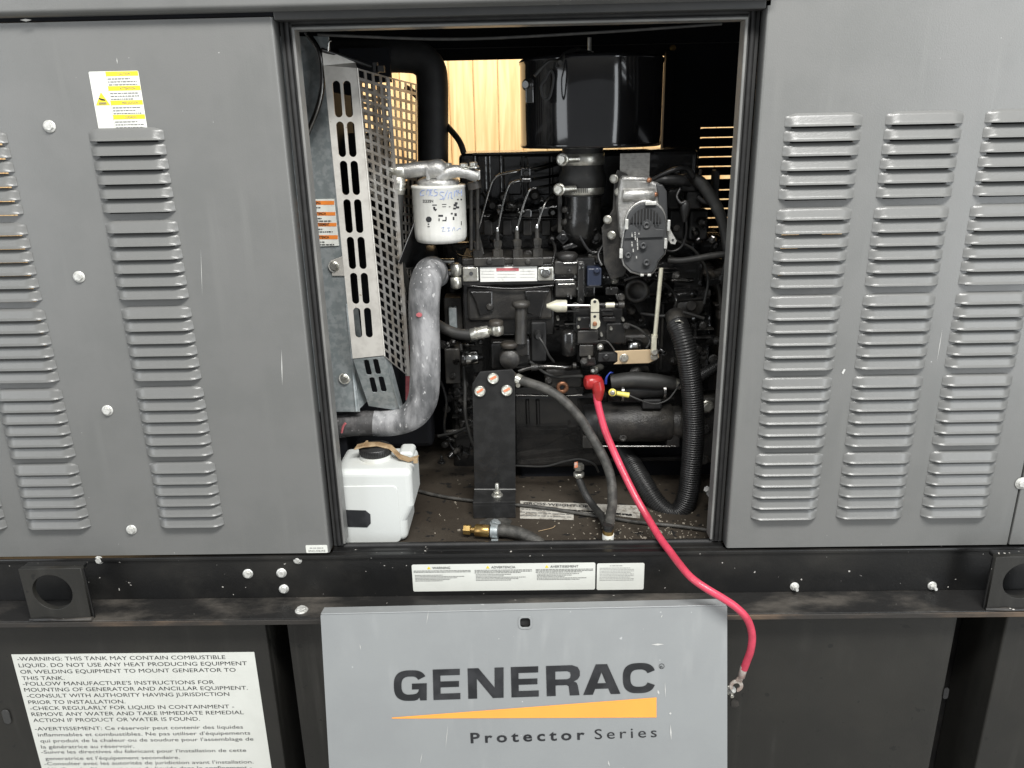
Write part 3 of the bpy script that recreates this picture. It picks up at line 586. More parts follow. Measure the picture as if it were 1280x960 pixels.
# ------------------------------------------------------------------ bay floor, rear wall, wood wall, ground
fl = thing('bay_floor', 'grimy brown steel floor plate under the engine', 'floor plate', (0, 0.3, 0.8))
ZF = 0.8240
MB().box((-1.2, 0.045, ZF - 0.012), (1.2, 0.598, ZF)).build('floor_sheet', 'floor', fl)
o = MB().add([PZ(650, 626, ZF + .0006), PZ(651, 632, ZF + .0006), PZ(800, 648, ZF + .0006), PZ(800, 632, ZF + .0006)], [(0, 1, 2, 3)]).build('stencil_label', 'label2', fl)
sm = MB(); A_, B_ = PZ(653, 630, ZF + .001), PZ(800, 640, ZF + .001); UY = Vector((0, 1, 0))
lettering('lettering', [('GROSS-WEIGHT-OF', PZ(654, 630.6, ZF + .0008), PZ(735, 634.5, ZF + .0008), 0.010, 0.02)], 'ink', o, UY, UP, lift=0.0004)
for q in range(2): bars(sm, PZ(656 + 30 * q, 634 + 2 * q, ZF + .001), PZ(790, 644 + q, ZF + .001), UY, UP, 0.004, seed=q)
sm.build('small_print', 'ink', o)
o = MB().add([PZ(650, 632.5, ZF + .0006), PZ(650, 648, ZF + .0006), PZ(717, 650, ZF + .0006), PZ(717, 640, ZF + .0006)], [(0, 1, 2, 3)]).build('paper_label', 'label2', fl)
sm = MB()
for q in range(3): bars(sm, PZ(651, 636.5 + 4 * q, ZF + .001), PZ(714, 641 + 3 * q, ZF + .001), UY, UP, 0.0028, seed=9 + q)
sm.build('small_print', 'inkg', o)
MB().tube([PZ(680, 683.5, ZF + .003), PZ(760, 684, ZF + .003), PZ(770, 685, ZF + .003)], 0.002, 8, 3).build('floor_trim', 'lip', fl)
gr = MB(); rnd = random.Random(5)
for k in range(300):
    if k < 210: px, py = rnd.gauss(815, 45), rnd.gauss(665, 14)
    else: px, py = rnd.uniform(535, 890), rnd.uniform(600, 684)
    if py < 600 or py > 686 or px > 890 or px < 533: continue
    q = PZ(px, py, ZF + .0006); s_ = rnd.uniform(0.0006, 0.0019) * (1.6 if rnd.random() < .1 else 1); a_ = rnd.uniform(0, 6)
    R_ = Matrix.Rotation(a_, 3, 'Z'); gr.box(q - Vector((s_, s_ * .6, 0)), q + Vector((s_, s_ * .6, s_ * .8)), R_)
tag(gr.build('floor_grit', 'grit'), 'scattered grit, straw and paint flakes on the bay floor', 'grit', kind='stuff')
MB().tube([PZ(673, 664, ZF + .002), PZ(690, 660, ZF + .002), PZ(694, 657, ZF + .004)], 0.0007, 6, 4).build('straw', 'strap', fl)
# rear side of the enclosure
rw = thing('rear_wall', 'black inner face of the rear enclosure wall with slotted louvres lit from behind', 'wall', (0, 0.6, ZF))
hb = [(xc, z) for xc, nr in ((0.4455, 18), (0.5925, 18), (0.7375, 12)) for z in ROWS[:nr]]
sheet('sheet', 0.312, 1.3, ZF, 1.829, 0.600, hb, 'inner', rw, dz=0.0085); louvers(rw, hb, 0.6025, LOUVER_IN, math.pi)
MB().box((-1.05, 0.600, ZF), (-0.355, 0.603, 1.829)).build('sheet', 'inner', rw)
MB().box((-0.3548, 0.600, 1.692), (0.3118, 0.603, 1.829)).build('header', 'inner', rw)
MB().box((-0.3548, 0.5955, ZF), (0.3118, 0.5985, P(540, 228, .6).z)).build('dark_backing', 'inner', rw)  # black sheet added to darken the opening behind the engine
MB().box((-0.40, 0.596, 1.715), (0.9, 0.5985, 1.7165)).build('header_fold', 'frame', rw)
MB().box((0.3118, 0.575, ZF), (0.330, 0.5985, 1.70)).build('post', 'inner', rw, 0.002)
MB().hexbolt(P(841, 60, 0.598), FRONT, 0.005, 0.004).build('bolt', 'brass', rw)
MB().box((-0.3548, 0.600, ZF), (0.3118, 0.603, ZF + 0.02)).build('sill', 'inner', rw)
MB().box((0.95, 0.045, ZF), (0.96, 0.598, ZT - 0.006)).build('side_light_block', 'inner', rw)  # unseen black wall, added for the light inside the bay
MB().tube([(-0.30, 0.05, ZH - 0.008), (-0.1, 0.052, ZH - 0.018), (0.10, 0.052, ZH - 0.014), (0.30, 0.05, ZH - 0.006)], 0.0022, 8, 6).build('loose_wire', 'rubber', rw)
# pine wall behind
ww = thing('pine_wall', 'pale pine board wall of the shed seen through the enclosure', 'wall', (0, 1.5, 0))
BW = 0.0805
bmb = MB(); hw = BW / 2 - 0.0006; bmb.prism([(-hw, 0.004, 0), (-hw + 0.004, 0, 0), (hw - 0.004, 0, 0), (hw, 0.004, 0), (hw, 0.016, 0), (-hw, 0.016, 0)], (0, 0, 2.9))
b0 = bmb.build('board', 'wood', ww, local=True); x0 = P(592, 120, 1.5).x + BW / 2
for i in range(-26, 22):
    o = b0 if i == -26 else b0.copy()
    if i != -26: COL.objects.link(o); o.parent = ww
    o.location = (x0 + i * BW, 0, 0)
MB().box((-2.4, 1.5165, 0), (2.2, 1.53, 2.9)).build('backing', 'brown', ww)
g = MB().add([(-6, -6, 0), (6, -6, 0), (6, 3, 0), (-6, 3, 0)], [(0, 1, 2, 3)]).build('ground', 'concrete'); tag(g, 'grey concrete floor under the generator', 'ground', kind='structure')

# ------------------------------------------------------------------ radiator: galvanised side, slotted and perforated guard
rd = thing('radiator_shroud', 'galvanised radiator side sheet with an orange and white warning label', 'radiator shroud', (-0.3, 0.16, ZF))
YS = 0.150
pts = [P(360, 45, YS), P(425, 45, YS), P(423, 300, YS), P(455, 512, YS), P(365, 517, YS)]
MB().prism([P(350, 45, YS), P(411, 45, YS), P(433, 330, YS), P(440, 440, YS), P(450, 515, YS), P(350, 515, YS)], (0, 0.003, 0)).build('side_sheet', 'galv', rd, 0.001)
MB().prism([P(444.5, 515, YS - .003), P(459, 500, YS + .03), P(445, 380, YS + .03), P(432, 380, YS - .003)], (0.003, 0.002, 0)).build('side_flange', 'galv', rd, 0.0008)
for px, py in ((418, 333), (431, 473)):
    MB().cyl(P(px, py, YS - 0.0005), P(px, py, YS - 0.002), 0.0105, 24).hexbolt(P(px, py, YS - 0.002), FRONT, 0.0068, 0.006).build('bolt', 'zinc', rd, 0.0005)
MB().prism([P(413, 326, YS - .003), P(426, 321, YS - .003), P(433, 319, YS - .003), P(434, 345, YS - .003), P(415, 345, YS - .003)], (0, 0.002, 0)).build('tab', 'alu', rd, 0.0008)
MB().tube([P(383, 40, .13), P(399, 65, .128), P(403, 100, .127), P(398, 132, .128), P(384, 168, .13)], 0.0045, 10, 8).build('clear_tube', 'pipe', rd)
LB = [P(386, 249, YS - .002), P(418, 248.5, YS - .002), P(424, 307, YS - .002), P(393, 308, YS - .002)]
o = MB().prism(LB, (0, -0.0006, 0)).build('warning_label', 'label', rd)
ob = MB(); sp = MB(); hd = []
yb = [(251, 256), (265, 269.5), (278.5, 283), (294, 299)]
for k, (ya, yb2) in enumerate(yb):
    f0 = (ya - 249) / 59 * 7; xl_ = 386.5 + f0; xr_ = 417.5 + f0 * 0.9
    ob.add([P(xl_, yb2, YS - .003), P(xr_, yb2, YS - .003), P(xr_, ya, YS - .003), P(xl_, ya, YS - .003)], [(0, 1, 2, 3)])
    t = ('WARNING', 'ADVERTENCIA', 'AVERTISSEMENT', 'ADVERTENCIA')[k]; w_ = (0.021, 0.028, 0.032, 0.029)[k]; a_ = P(xl_ - 1 , yb2 - 0.8, YS - .003)
    hd.append((t, a_, a_ + Vector((w_, 0, 0)), 0.0042, 0.02))
    for q in range(2 if k else 1): bars(sp, P(xl_ + 2, yb2 + 4.2 + q * 3.2, YS - .003), P(xl_ + (26 if q else 14), yb2 + 4 + q * 3.2, YS - .003), UP, FRONT, 0.0016, seed=k * 3 + q)
ob.build('orange_band', 'orange', o); lettering('lettering', hd, 'ink', o, UP, FRONT); sp.build('small_print', 'ink', o)

rg = thing('radiator_guard', 'bright slotted sheet metal guard with square hole mesh beside the fan', 'guard', (-0.28, 0.12, 1.0))
YG = 0.120
def slot(px, py0, py1, w=0.0125):
    c = P(px, (py0 + py1) / 2, YG); h = P(px, py0, YG).z - P(px, py1, YG).z; return obround(c.x, c.z, w, h)
sl = []
for k, (a_, b_) in enumerate(((101, 147), (152, 196.5), (201, 244), (249, 291.5), (296, 336.5), (341, 380), (384.5, 422))):
    ym = (a_ + b_) / 2; xo = (ym - 124) * 0.0905
    sl += [slot(422 + xo, a_, b_), slot(435.2 + xo, a_, b_)]
out = [P(404.5, 82, YG), P(446, 85, YG), P(480.5, 444, YG), P(441, 448, YG)]
plate('slotted_plate', [(p.x, p.z) for p in out], sl, 0.002, 'alu', rg, (0, YG, 0), (1, 0, 0), (0, 0, 1))
MB().prism([P(402, 60, YG + .003), P(404.5, 82, YG + .001), P(446, 85, YG + .001), P(444, 78, YG + .02), P(404, 75, YG + .02)], (0, 0.001, 0)).build('top_fold', 'alu', rg)
# lower sloped part
e0, e1 = P(441.5, 449, YG + .001), P(480, 445.5, YG + .001); e2, e3 = P(500, 513, YG + .045), P(461, 507, YG + .045)
ux = (e1 - e0).normalized(); vv = ((e3 - e0) - ux * (e3 - e0).dot(ux)).normalized(); nn = ux.cross(vv)
def pl2(px, py): d = PP(px, py, e0, nn) - e0; return (d.dot(ux), d.dot(vv))
sl2 = []
for (cx0, cy0) in ((459, 459), (470.5, 458), (466, 481), (477.5, 480)):
    sl2.append([pl2(cx0 + a, cy0 + b) for a, b in ((-4.5, -9), (-1, -10), (2, -9), (6.0, 7), (4.8, 9.5), (0.5, 9.5), (-1, 8))])
plate('lower_plate', [pl2(441.5, 449), pl2(480, 445.5), pl2(500, 513), pl2(461, 507)], sl2, 0.002, 'galv', rg, e0, ux, vv)
MB().prism([e1, e2, P(503, 508, YG + .07), P(489, 455, YG + .03)], (0.001, 0.001, 0)).build('lower_side', 'galv', rg)
def mesh_panel(c, nu_, nv_, name, f=0.30):   # c: TL,TR,BR,BL ; square holes
    mb = MB(); c = [Vector(q) for q in c]
    B = lambda u, v: (c[0] * (1 - u) + c[1] * u) * (1 - v) + (c[3] * (1 - u) + c[2] * u) * v
    us = []; 
    for i in range(nu_): us += [i / nu_, (i + f / 2) / nu_, (i + 1 - f / 2) / nu_]
    us.append(1.0); vs_ = []
    for j in range(nv_): vs_ += [j / nv_, (j + f / 2) / nv_, (j + 1 - f / 2) / nv_]
    vs_.append(1.0); N_ = len(us); pts = [B(u, v) for v in vs_ for u in us]
    fs = []
    for j in range(len(vs_) - 1):
        for i in range(N_ - 1):
            if i % 3 == 1 and j % 3 == 1: continue
            fs.append((j * N_ + i, j * N_ + i + 1, (j + 1) * N_ + i + 1, (j + 1) * N_ + i))
    mb.add(pts, fs); o = mb.build(name, 'mesh', rg); s_ = o.modifiers.new('s', 'SOLIDIFY'); s_.thickness = 0.0015; return o
mesh_panel([P(446.5, 85, YG), P(485, 96, YG + .075), P(510, 470, YG + .075), P(481, 446, YG)], 4, 31, 'perforated_side')
mesh_panel([P(485.3, 96, YG + .076), P(521, 105, YG + .20), P(522, 470, YG + .20), P(510.3, 470, YG + .076)], 5, 33, 'perforated_side')
MB().pbox(425, 166, 487, 252, .385, .02).build('dark_block', 'inner', rd); MB().pbox(425, 60, 487, 103, .385, .02).build('dark_block', 'inner', rd)  # black blocks added so the guard holes look dark
mesh_panel([P(442, 98, YG + .03), P(486, 108, YG + .12), P(492, 250, YG + .12), P(455, 250, YG + .03)], 6, 15, 'inner_screen', .45)
MB().tube([P(446.3, 85, YG), P(480.7, 445, YG)], 0.0016, 8, 2).build('folded_corner', 'alu', rg)
MB().prism([P(482, 96, YG + .073), P(487, 97, YG + .073), P(513, 470, YG + .073), P(507, 470, YG + .073)], (0, 0.002, 0)).build('centre_fold', 'mesh', rg)
MB().tube([P(402, 62, YG + .0), P(440, 75, YG + .03), P(478, 88, YG + .07)], [0.0035, .0035, .0035], 8, 4).pbox(466, 78, 472, 94, YG + .05, .01).pbox(470, 82, 480, 90, YG + .05, .01).build('stay_rod', 'plastic', rg)
MB().tube([P(410, 64, YG - .01), P(411, 53, YG - .01), P(414, 51, YG - .01)], 0.0014, 8, 4).build('wire_hook', 'chrome', rg)
# dark radiator core behind the guard
MB().box((-0.60, YG + .05, 0.95), (-0.345, YG + .35, 1.62)).build('radiator_core', 'inner', rd)
MB().pbox(425, 240, 533, 560, .36, .05).build('fan_shroud', 'inner', rd, .01); MB().pbox(425, 225, 500, 250, .38, .03).build('fan_shroud', 'inner', rd, .01)
fn = thing('cooling_fan', 'black plastic cooling fan half hidden behind the perforated guard', 'fan', (-0.22, 0.37, 1.28))
fc = Vector((-0.205, 0.36, 1.28)); fm = MB().cyl(fc + Vector((-0.02, 0, 0)), fc + Vector((0.03, 0, 0)), 0.05, 24, ch=.004); fm.build('hub', 'plastic', fn)
for k in range(7):
    R_ = Matrix.Rotation(2 * math.pi * k / 7 + .2, 3, 'X'); tw = Matrix.Rotation(math.radians(28), 3, 'Z')
    q = [Vector((-0.012, -.02, .045)), Vector((.012, .025, .045)), Vector((.018, .05, .19)), Vector((-.018, -.045, .19))]
    MB().prism([fc + R_ @ v for v in q], (0.0025, 0, 0)).build('blade', 'plastic', fn, 0.0008)
MB().prism([P(509, 232, .34), P(517, 238, .34), P(520, 262, .34), P(517, 292, .34), P(508, 270, .34), P(503, 255, .34)], (0, .002, 0)).build('faded_tag', 'dullred', fn)
MB().prism([P(507, 430, .34), P(512, 432, .34), P(512, 505, .34), P(507, 500, .34)], (0, .002, 0)).build('faded_tag', 'dullred', fn)

# ------------------------------------------------------------------ intake duct, air cleaner
ad = thing('intake_duct', 'matte black right angled air duct in front of the pine boards', 'duct', P(540, 200, .45))
MB().tube([P(395, 70, .45), P(470, 70, .45), P(505, 70, .45), P(524, 73, .45), P(537, 85, .45), P(540.5, 105, .45), P(541, 150, .45), P(541.5, 240, .45)], 0.0315, 26, 8).build('duct', 'seal', ad)
bhs = thing('breather_hose', 'thin black hose crossing the pine boards behind the duct', 'hose', P(565, 170, .42))
MB().tube([P(508, 110, .46), P(516, 115, .48), P(525, 124, .50), P(540, 140, .50), P(556, 155, .46), P(568, 168, .43), P(576, 180, .41), P(581, 196, .40)], .0062, 12, 8).build('hose', 'rubber', bhs)
ac = thing('air_cleaner', 'glossy black round air cleaner canister hanging above the engine', 'air cleaner', P(739, 120, .35))
cx, cy = 0.1495, 0.35; zt = P(648, 76, .35).z; zb = P(740, 186, .205).z
A_ = P(648, 76, .35).x; B_ = P(830, 73, .35).x; cx = (A_ + B_) / 2; R0 = (B_ - A_) / 2 * 0.992
MB().lathe((cx, cy, zb), UP, [(0, R0 * .3), (0, R0 - .006), (0.001, R0 - .002), (0.004, R0), (0.0065, R0 - 0.0002), (0.0085, R0 - 0.0012), (zt - zb - .010, R0 - .0012), (zt - zb - .007, R0 + .0006), (zt - zb - .003, R0 + .0006), (zt - zb, R0 - .003), (zt - zb + .003, R0 - .03), (zt - zb + .004, 0.02)], 96).build('canister', mat('canister_gloss', (0.010, 0.010, 0.011), 0.10, c2=(0.014, 0.014, 0.015), nscale=12, bump=0.02, bscale=60, coat=0.3), ac)
MB().cyl((cx - .005, cy - .02, zt), (cx - .005, cy - .02, zt + .035), 0.004, 12).hexbolt((cx - .005, cy - .02, zt + .003), UP, .008, .009).build('top_stud', 'zinc', ac)
MB().tube([P(700, 78, .2), P(706, 68, .24), P(722, 62, .28), P(738, 67, .3)], 0.004, 10, 8).build('wire_loop', 'rubber', ac)
sx = P(661, 106, .22)
mb = MB().lathe(sx, Vector((-.5, -1, 0)), [(0, .011), (.006, .011), (.007, .007), (.014, .006)], 16); mb.box(sx + Vector((-.006, -.008, -.03)), sx + Vector((.008, .01, .006))); mb.build('spring_latch', 'eng', ac, .0015)
MB().tube([P(668, 95, .21), P(684, 78, .215), P(700, 74, .225), P(716, 62, .27)], 0.0028, 8, 8).build('cable', 'rubber', ac)
mb = MB(); mb.tube([P(681, 100, .203), P(688, 88, .203), P(692, 98, .203), P(687, 122, .203), P(679, 122, .203), P(676, 108, .203), P(681, 100, .203)], 0.0022, 8, 6); mb.build('tie_loop', 'seal', ac)
ih = thing('intake_hose', 'black rubber intake hose held by two silver worm clamps under the air cleaner', 'hose', P(728, 218, .3))
nx = P(728, 215, .30).x; ny = 0.30
zz = lambda py: P(728, py, ny - .035).z
MB().lathe((nx, ny, zz(246)), UP, [(0, .038), (.012, .039), (.02, .044), (.036, .044), (.046, .039), (zz(184) - zz(246), .038)], 40).build('rubber_sleeve', 'rubber', ih)
for (ya, yb_, ex, sxp) in ((192, 207, .0395, 703), (229.5, 244, .0400, 699)):
    z1_, z0_ = zz(ya), zz(yb_); cl = MB().lathe((nx, ny, z0_), UP, [(0, ex), (0.0007, ex + .0012), (z1_ - z0_ - .0007, ex + .0012), (z1_ - z0_, ex)], 40).build('hose_clamp', 'zinc', ih)
    p = P(sxp, (ya + yb_) / 2, ny - .055); MB().hexbolt(p, (-.35, -1, 0), .0085, .009, True, 0).cyl(p, p + Vector((.03, .012, 0)), .006, 12).build('clamp_screw', 'zinc', cl, .0005)
    if ya > 200:
        sl_ = MB()
        for k in range(16):
            an = math.radians(-78 + k * 4.6); r_ = ex + .0016; c_ = Vector((nx + r_ * math.sin(an + .3), ny - r_ * math.cos(an + .3), (z0_ + z1_) / 2)); t_ = Vector((math.cos(an + .3), math.sin(an + .3), 0))
            h_ = Vector((0, 0, (z1_ - z0_) * .28)); sl_.add([c_ - t_ * .0006 - h_, c_ + t_ * .0006 - h_, c_ + t_ * .0006 + h_, c_ - t_ * .0006 + h_], [(0, 1, 2, 3)])
        sl_.build('thread_slots', 'ink', cl)

# ------------------------------------------------------------------ engine
en = thing('diesel_engine', 'black four cylinder diesel engine with injection pump and steel injector lines', 'engine', P(700, 450, .4))
def eb(name, x0, y0, x1, y1, Y, dep, m='eng', bev=.004, parent=None): return MB().pbox(x0, y0, x1, y1, Y, dep).build(name, m, parent or en, bev, 3)
def ebolt(px, py, Y, r=.006, h=.005, m='cast', parent=None, d=FRONT, stud=0): return MB().hexbolt(P(px, py, Y), d, r, h, stud=stud).build('bolt', m, parent or en, .0005)
eb('cylinder_block', 560, 300, 905, 590, .40, .16, 'eng', .01)
eb('cylinder_head', 585, 245, 870, 335, .385, .16, 'eng', .006)
vc = eb('valve_cover', 574, 188, 872, 262, .38, .14, 'eng', .012)
for x in (594, 612, 626, 655, 690): MB().pbox(x - 1.6, 194, x + 1.6, 246, .374, .01).build('rib', 'eng', vc, .002)
for xa_, xb_ in ((597, 609), (629, 652), (659, 688)): MB().pbox(xa_, 194, xb_, 244, .377, .01).build('raised_pad', 'eng', vc, .003)
MB().pbox(590, 190, 720, 192.5, .372, .02).build('cover_lip', 'eng', vc, .001)
eb('manifold', 594, 266, 702, 292, .345, .05, 'cast', .005)
MB().tube([P(601, 270, .338), P(650, 273, .338), P(702, 273, .338)], .0022, 8, 3).build('manifold_edge', 'eng', en)
for x in (610, 634, 659, 683): eb('manifold_boss', x - 6, 275, x + 6, 295, .335, .03, 'cast', .003)
MB().tube([P(604, 240, .36), P(620, 258, .35), P(650, 262, .35), P(700, 264, .35)], .006, 12, 8).build('fuel_return_pipe', 'eng', en)
for k, (x, y) in enumerate(((616, 256), (630, 246), (650, 258), (668, 244), (690, 258), (700, 250))):
    MB().lathe(P(x, y, .35), FRONT, [(0, .011), (.012, .010), (.013, .006), (.02, .006)], 14).build('banjo_fitting', 'cast', en, 0)
# injection pump
ip = MB().pbox(578, 326, 693, 420, .275, .12).build('injection_pump', 'eng', en, .004, 3)
MB().pbox(577, 322, 694, 331, .262, .13).build('pump_deck', 'cast', ip, .003)
for x0, x1 in ((592, 631), (641, 679)):
    MB().pbox(x0, 322, x1, 333, .250, .05).build('clamp_block', 'cast', ip, .002)
    MB().hexbolt(P((x0 + x1) / 2, 327.5, .250), FRONT, .0045, .003).build('bolt', 'cast', ip)
MB().pbox(577, 331, 694, 356, .258, .02).build('pump_flange', 'eng', ip, .002)
npl = MB().pbox(600, 333.5, 671.5, 352, .2555, .002).build('nameplate', 'plate', ip, .0006)
mb = MB(); mb.pbox(620.5, 335, 648.5, 339, .2550, .0003); mb.build('dark_band', 'dullred', ip)
mb = MB()
for q in range(3):
    for (a_, b_) in ((602, 618), (622, 645), (650, 669)): bars(mb, P(a_, 339 + q * 3.8, .2552), P(b_, 339 + q * 3.8, .2552), UP, FRONT, .0008, seed=q + a_)
mb.build('small_print', 'inklt', ip)
MB().pbox(578.5, 334, 598, 352, .2540, .004).build('mounting_ear', 'zinc', ip, .003); MB().cyl(P(589, 342, .2540), P(589, 342, .2530), .0038, 14).build('ear_hole', 'ink', ip)
MB().pbox(672.5, 334, 692, 351, .2540, .004).build('mounting_ear', 'zinc', ip, .003); MB().hexbolt(P(682, 341, .2530), FRONT, .0075, .006, stud=.004).build('bolt', 'chrome', ip, .0006)
# cast housing under the deck
MB().pbox(584, 358, 690, 400, .268, .05).build('pump_housing', 'cast', ip, .005)
MB().prism([P(586, 364, .262), P(616, 364, .262), P(616, 390, .262), P(599, 396, .262), P(594, 378, .262)], (0, .02, 0)).build('housing_web', 'eng', ip, .003)
MB().prism([P(656, 363, .262), P(687, 363, .262), P(681, 376, .262), P(676, 398, .262), P(658, 392, .262)], (0, .02, 0)).build('housing_web', 'eng', ip, .003)
MB().hexbolt(P(612, 384, .262), FRONT, .0055, .004).build('bolt', 'cast', ip)
MB().tube([P(583, 357, .262), P(640, 361, .259), P(692, 357, .262)], .0022, 8, 6).build('housing_edge', 'eng', ip)
# delivery valves and injector lines
nx_ = [597, 622, 646.5, 671.5]; tops = [289, 287, 285.5, 283]
for x, yt in zip(nx_, tops):
    p = P(x, 321, .262); q = P(x - .3, yt + 2, .262); L = (q - p).length; a_ = (q - p)
    dv = MB().lathe(p, a_, [(0, .0105), (L * .28, .0105), (L * .3, .007), (L * .42, .0072)], 6, False).build('delivery_valve', 'cast', en)
    MB().lathe(p + a_ * .42, a_, [(0, .0085), (L * .2, .0088), (L * .24, .006)], 6, False).lathe(p + a_ * .62, a_, [(0, .0045), (L * .38, .004)], 12).build('union_nut', 'cast', dv)
    MB().lathe(q - a_ * .04, a_, [(0, .0034), (.006, .0038), (.009, .002)], 12).build('ferrule', 'chrome', dv)
lines = [[(597, 291, .262), (603, 268, .262), (612, 236, .262), (616, 226, .263), (624, 219, .265), (640, 215.5, .27), (655, 213, .28), (672, 210, .30), (700, 203, .34)],
         [(622, 289, .262), (627, 262, .262), (632.5, 241, .262), (637, 231, .264), (645, 227, .266), (656, 225.5, .275), (672, 223, .30), (698, 219, .34)],
         [(646.5, 287, .262), (652, 265, .262), (658, 246, .263), (663, 237, .266), (672, 234.5, .27), (690, 231, .31), (702, 228, .34)],
         [(671.5, 285, .262), (676, 268, .263), (681, 255, .268), (686, 247, .28), (694, 240, .31), (702, 236, .34)]]
for l in lines: MB().tube([P(*q) for q in l], .0026, 12, 8).build('injector_line', 'pipe', en)
MB().pbox(651, 210, 663, 220, .262, .02).pbox(652, 223, 664, 228, .262, .02).lathe(P(658, 216.5, .262), FRONT, [(0, .006), (.004, .006), (.005, .004)], 12).build('line_clamp', 'eng', en, .0015)
MB().tube([P(668, 212, .33), P(700, 203, .35)], .005, 10, 3).build('injector_line', 'eng', en)
# filler stem
st_ = P(651, 428, .235); up_ = P(651, 382, .235) - st_; L = up_.length
MB().lathe(st_, up_, [(0, .0125), (L * .06, .0115), (L, .011)], 24).lathe(st_ + up_ * .95, up_, [(0, .013), (.003, .017), (.008, .018), (.012, .016), (.014, .010), (.0145, .002)], 28).build('filler_stem', 'cast', en)
MB().pbox(643, 424, 662, 446, .235, .03).build('stem_base', 'eng', en, .004)
# round cap with collar
c_ = P(637, 450, .225); MB().lathe(c_ + Vector((0, .03, 0)), FRONT, [(0, .021), (.012, .021), (.014, .0195), (.028, .0195), (.031, .018), (.031, .015), (.032, .0145), (.033, .002)], 32).build('round_cap', 'cast', en)
MB().lathe(P(637, 431, .235), UP, [(-.004, .016), (0, .018), (.004, .018), (.006, .014)], 20).build('collar', 'brown', en)
eb('pump_lower_body', 613, 428, 664, 462, .255, .06, 'eng', .006)
# banjo hose
bh = thing('fuel_hose', 'short black fuel hose with crimped silver end and banjo bolt', 'hose', P(600, 416, .22))
MB().tube([P(540, 402, .26), P(556, 411, .235), P(572, 417, .225), P(590, 418.5, .22)], .0105, 16, 8).build('hose', 'rubber', bh)
MB().cyl(P(588, 418.5, .22), P(611, 414, .22), .0115, 20, ch=.0015).cyl(P(594, 417.3, .22), P(596, 417, .22), .0125, 20).cyl(P(602, 415.8, .22), P(604, 415.4, .22), .0125, 20).build('crimped_ferrule', 'zinc', bh)
MB().cyl(P(610, 414, .22), P(622, 413, .22), .0075, 16, .010).lathe(P(621, 412, .212), UP, [(-.012, .006), (-.008, .013), (.004, .0135), (.009, .011)], 20).build('banjo_eye', 'zinc', bh, 0)
MB().lathe(P(620, 403.5, .212), UP, [(-.004, .0135), (.001, .014), (.004, .013), (.0065, .006)], 24).build('banjo_bolt', 'brown', bh)
# small parts on the west end of the block
MB().cyl(P(577, 448, .27), P(598, 446, .27), .0145, 26, ch=.002).build('stop_solenoid', 'chrome', en)
MB().cyl(P(576, 448, .269), P(583, 447.5, .269), .0165, 26, ch=.002).cyl(P(597, 447, .27), P(604, 446, .27), .007, 12).build('solenoid_band', 'eng', en)
eb('side_cover', 556, 436, 575, 480, .30, .06, 'cast', .003); eb('side_bracket', 555, 372, 578, 412, .31, .05, 'cast', .003); eb('side_bracket', 561, 385, 571, 412, .295, .03, 'galv', .002)
mb = MB()
for z_ in (327, 341): mb.cyl(P(550, z_, .27), P(568, z_, .27), .006, 14)
mb.build('cross_pipe', 'chrome', en)
for y0 in (330, 346): MB().lathe(P(570, y0 + 7, .255), UP, [(-.012, .006), (-.009, .0105), (.009, .0105), (.012, .006)], 20).build('banjo_fitting', 'zinc', en)
for x, y, w, h in ((560, 490, 20, 3), (570, 505, 26, 3), (575, 498, 16, 2.5), (565, 521, 24, 2), (592, 470, 8, 20)): eb('block_rib', x, y, x + w, y + h, .385, .03, 'cast', .001)
MB().tube([P(576, 430, .33), P(581, 480, .30), P(582, 520, .28), P(592, 556, .27), P(604, 570, .27)], .004, 8, 8).build('loom', 'rubber', en)
MB().tube([P(548, 545, .30), P(570, 540, .29), P(596, 528, .28)], .003, 8, 8).build('loom', 'rubber', en)
for px, py in ((556, 556), (562, 498), (576, 415), (566, 362)): ebolt(px, py, .36)
# timing plug, governor housing
gv_ = eb('governor_housing', 693, 322, 745, 372, .262, .10, 'eng', .004)
for (x0, y0, x1, y1, Y, m, bv) in ((693, 326, 724, 344, .250, 'cast', .004), (694, 351, 722, 372, .252, 'cast', .004)): MB().pbox(x0, y0, x1, y1, Y, .03).build('cover_plate', m, gv_, bv)
for x0, x1, y in ((705, 721, 329), (693.5, 718, 350), (698, 718, 355.5)): MB().tube([P(x0, y, .246), P((x0 + x1) / 2, y - .3, .246), P(x1, y - .4, .246)], .0011, 8, 2).build('highlight_strip', 'chrome', gv_)  # chrome rods imitate highlights along the housing fins
MB().pbox(722, 328, 731, 380, .240, .05).build('vertical_bar', 'eng', gv_, .003)
MB().pbox(734, 335, 752, 358, .235, .04).build('switch_body', 'blue', gv_, .003); MB().lathe(P(746, 338, .235), FRONT, [(0, .006), (.004, .006), (.005, .003)], 14).build('switch_button', 'blue', gv_); MB().pbox(733, 358, 753, 359.2, .232, .02).build('switch_lip', 'pipe', gv_)
MB().pbox(735, 317, 754, 330, .27, .04).build('block_pad', 'cast', gv_, .003); MB().pbox(736, 326.5, 753, 328, .266, .02).build('pad_edge', 'pipe', gv_)
for px, py in ((724.5, 335), (729, 334), (719, 346), (712, 338), (722, 361), (710, 370), (714, 372.5), (764, 361), (760, 346.5), (755, 346.5), (771, 370.5)):
    MB().lathe(P(px, py, .238), FRONT, [(-.02, .0025), (.001, .0025), (.002, .0015)], 10).build('stud', 'chrome', gv_)
MB().pbox(757, 359, 773, 369, .245, .03).build('small_block', 'eng', gv_, .002)
MB().lathe(P(709, 326, .262), UP, [(-.008, .012), (-.002, .012), (.004, .019), (.012, .020), (.016, .016), (.018, .004)], 26).build('plug_cap', 'cast', en)
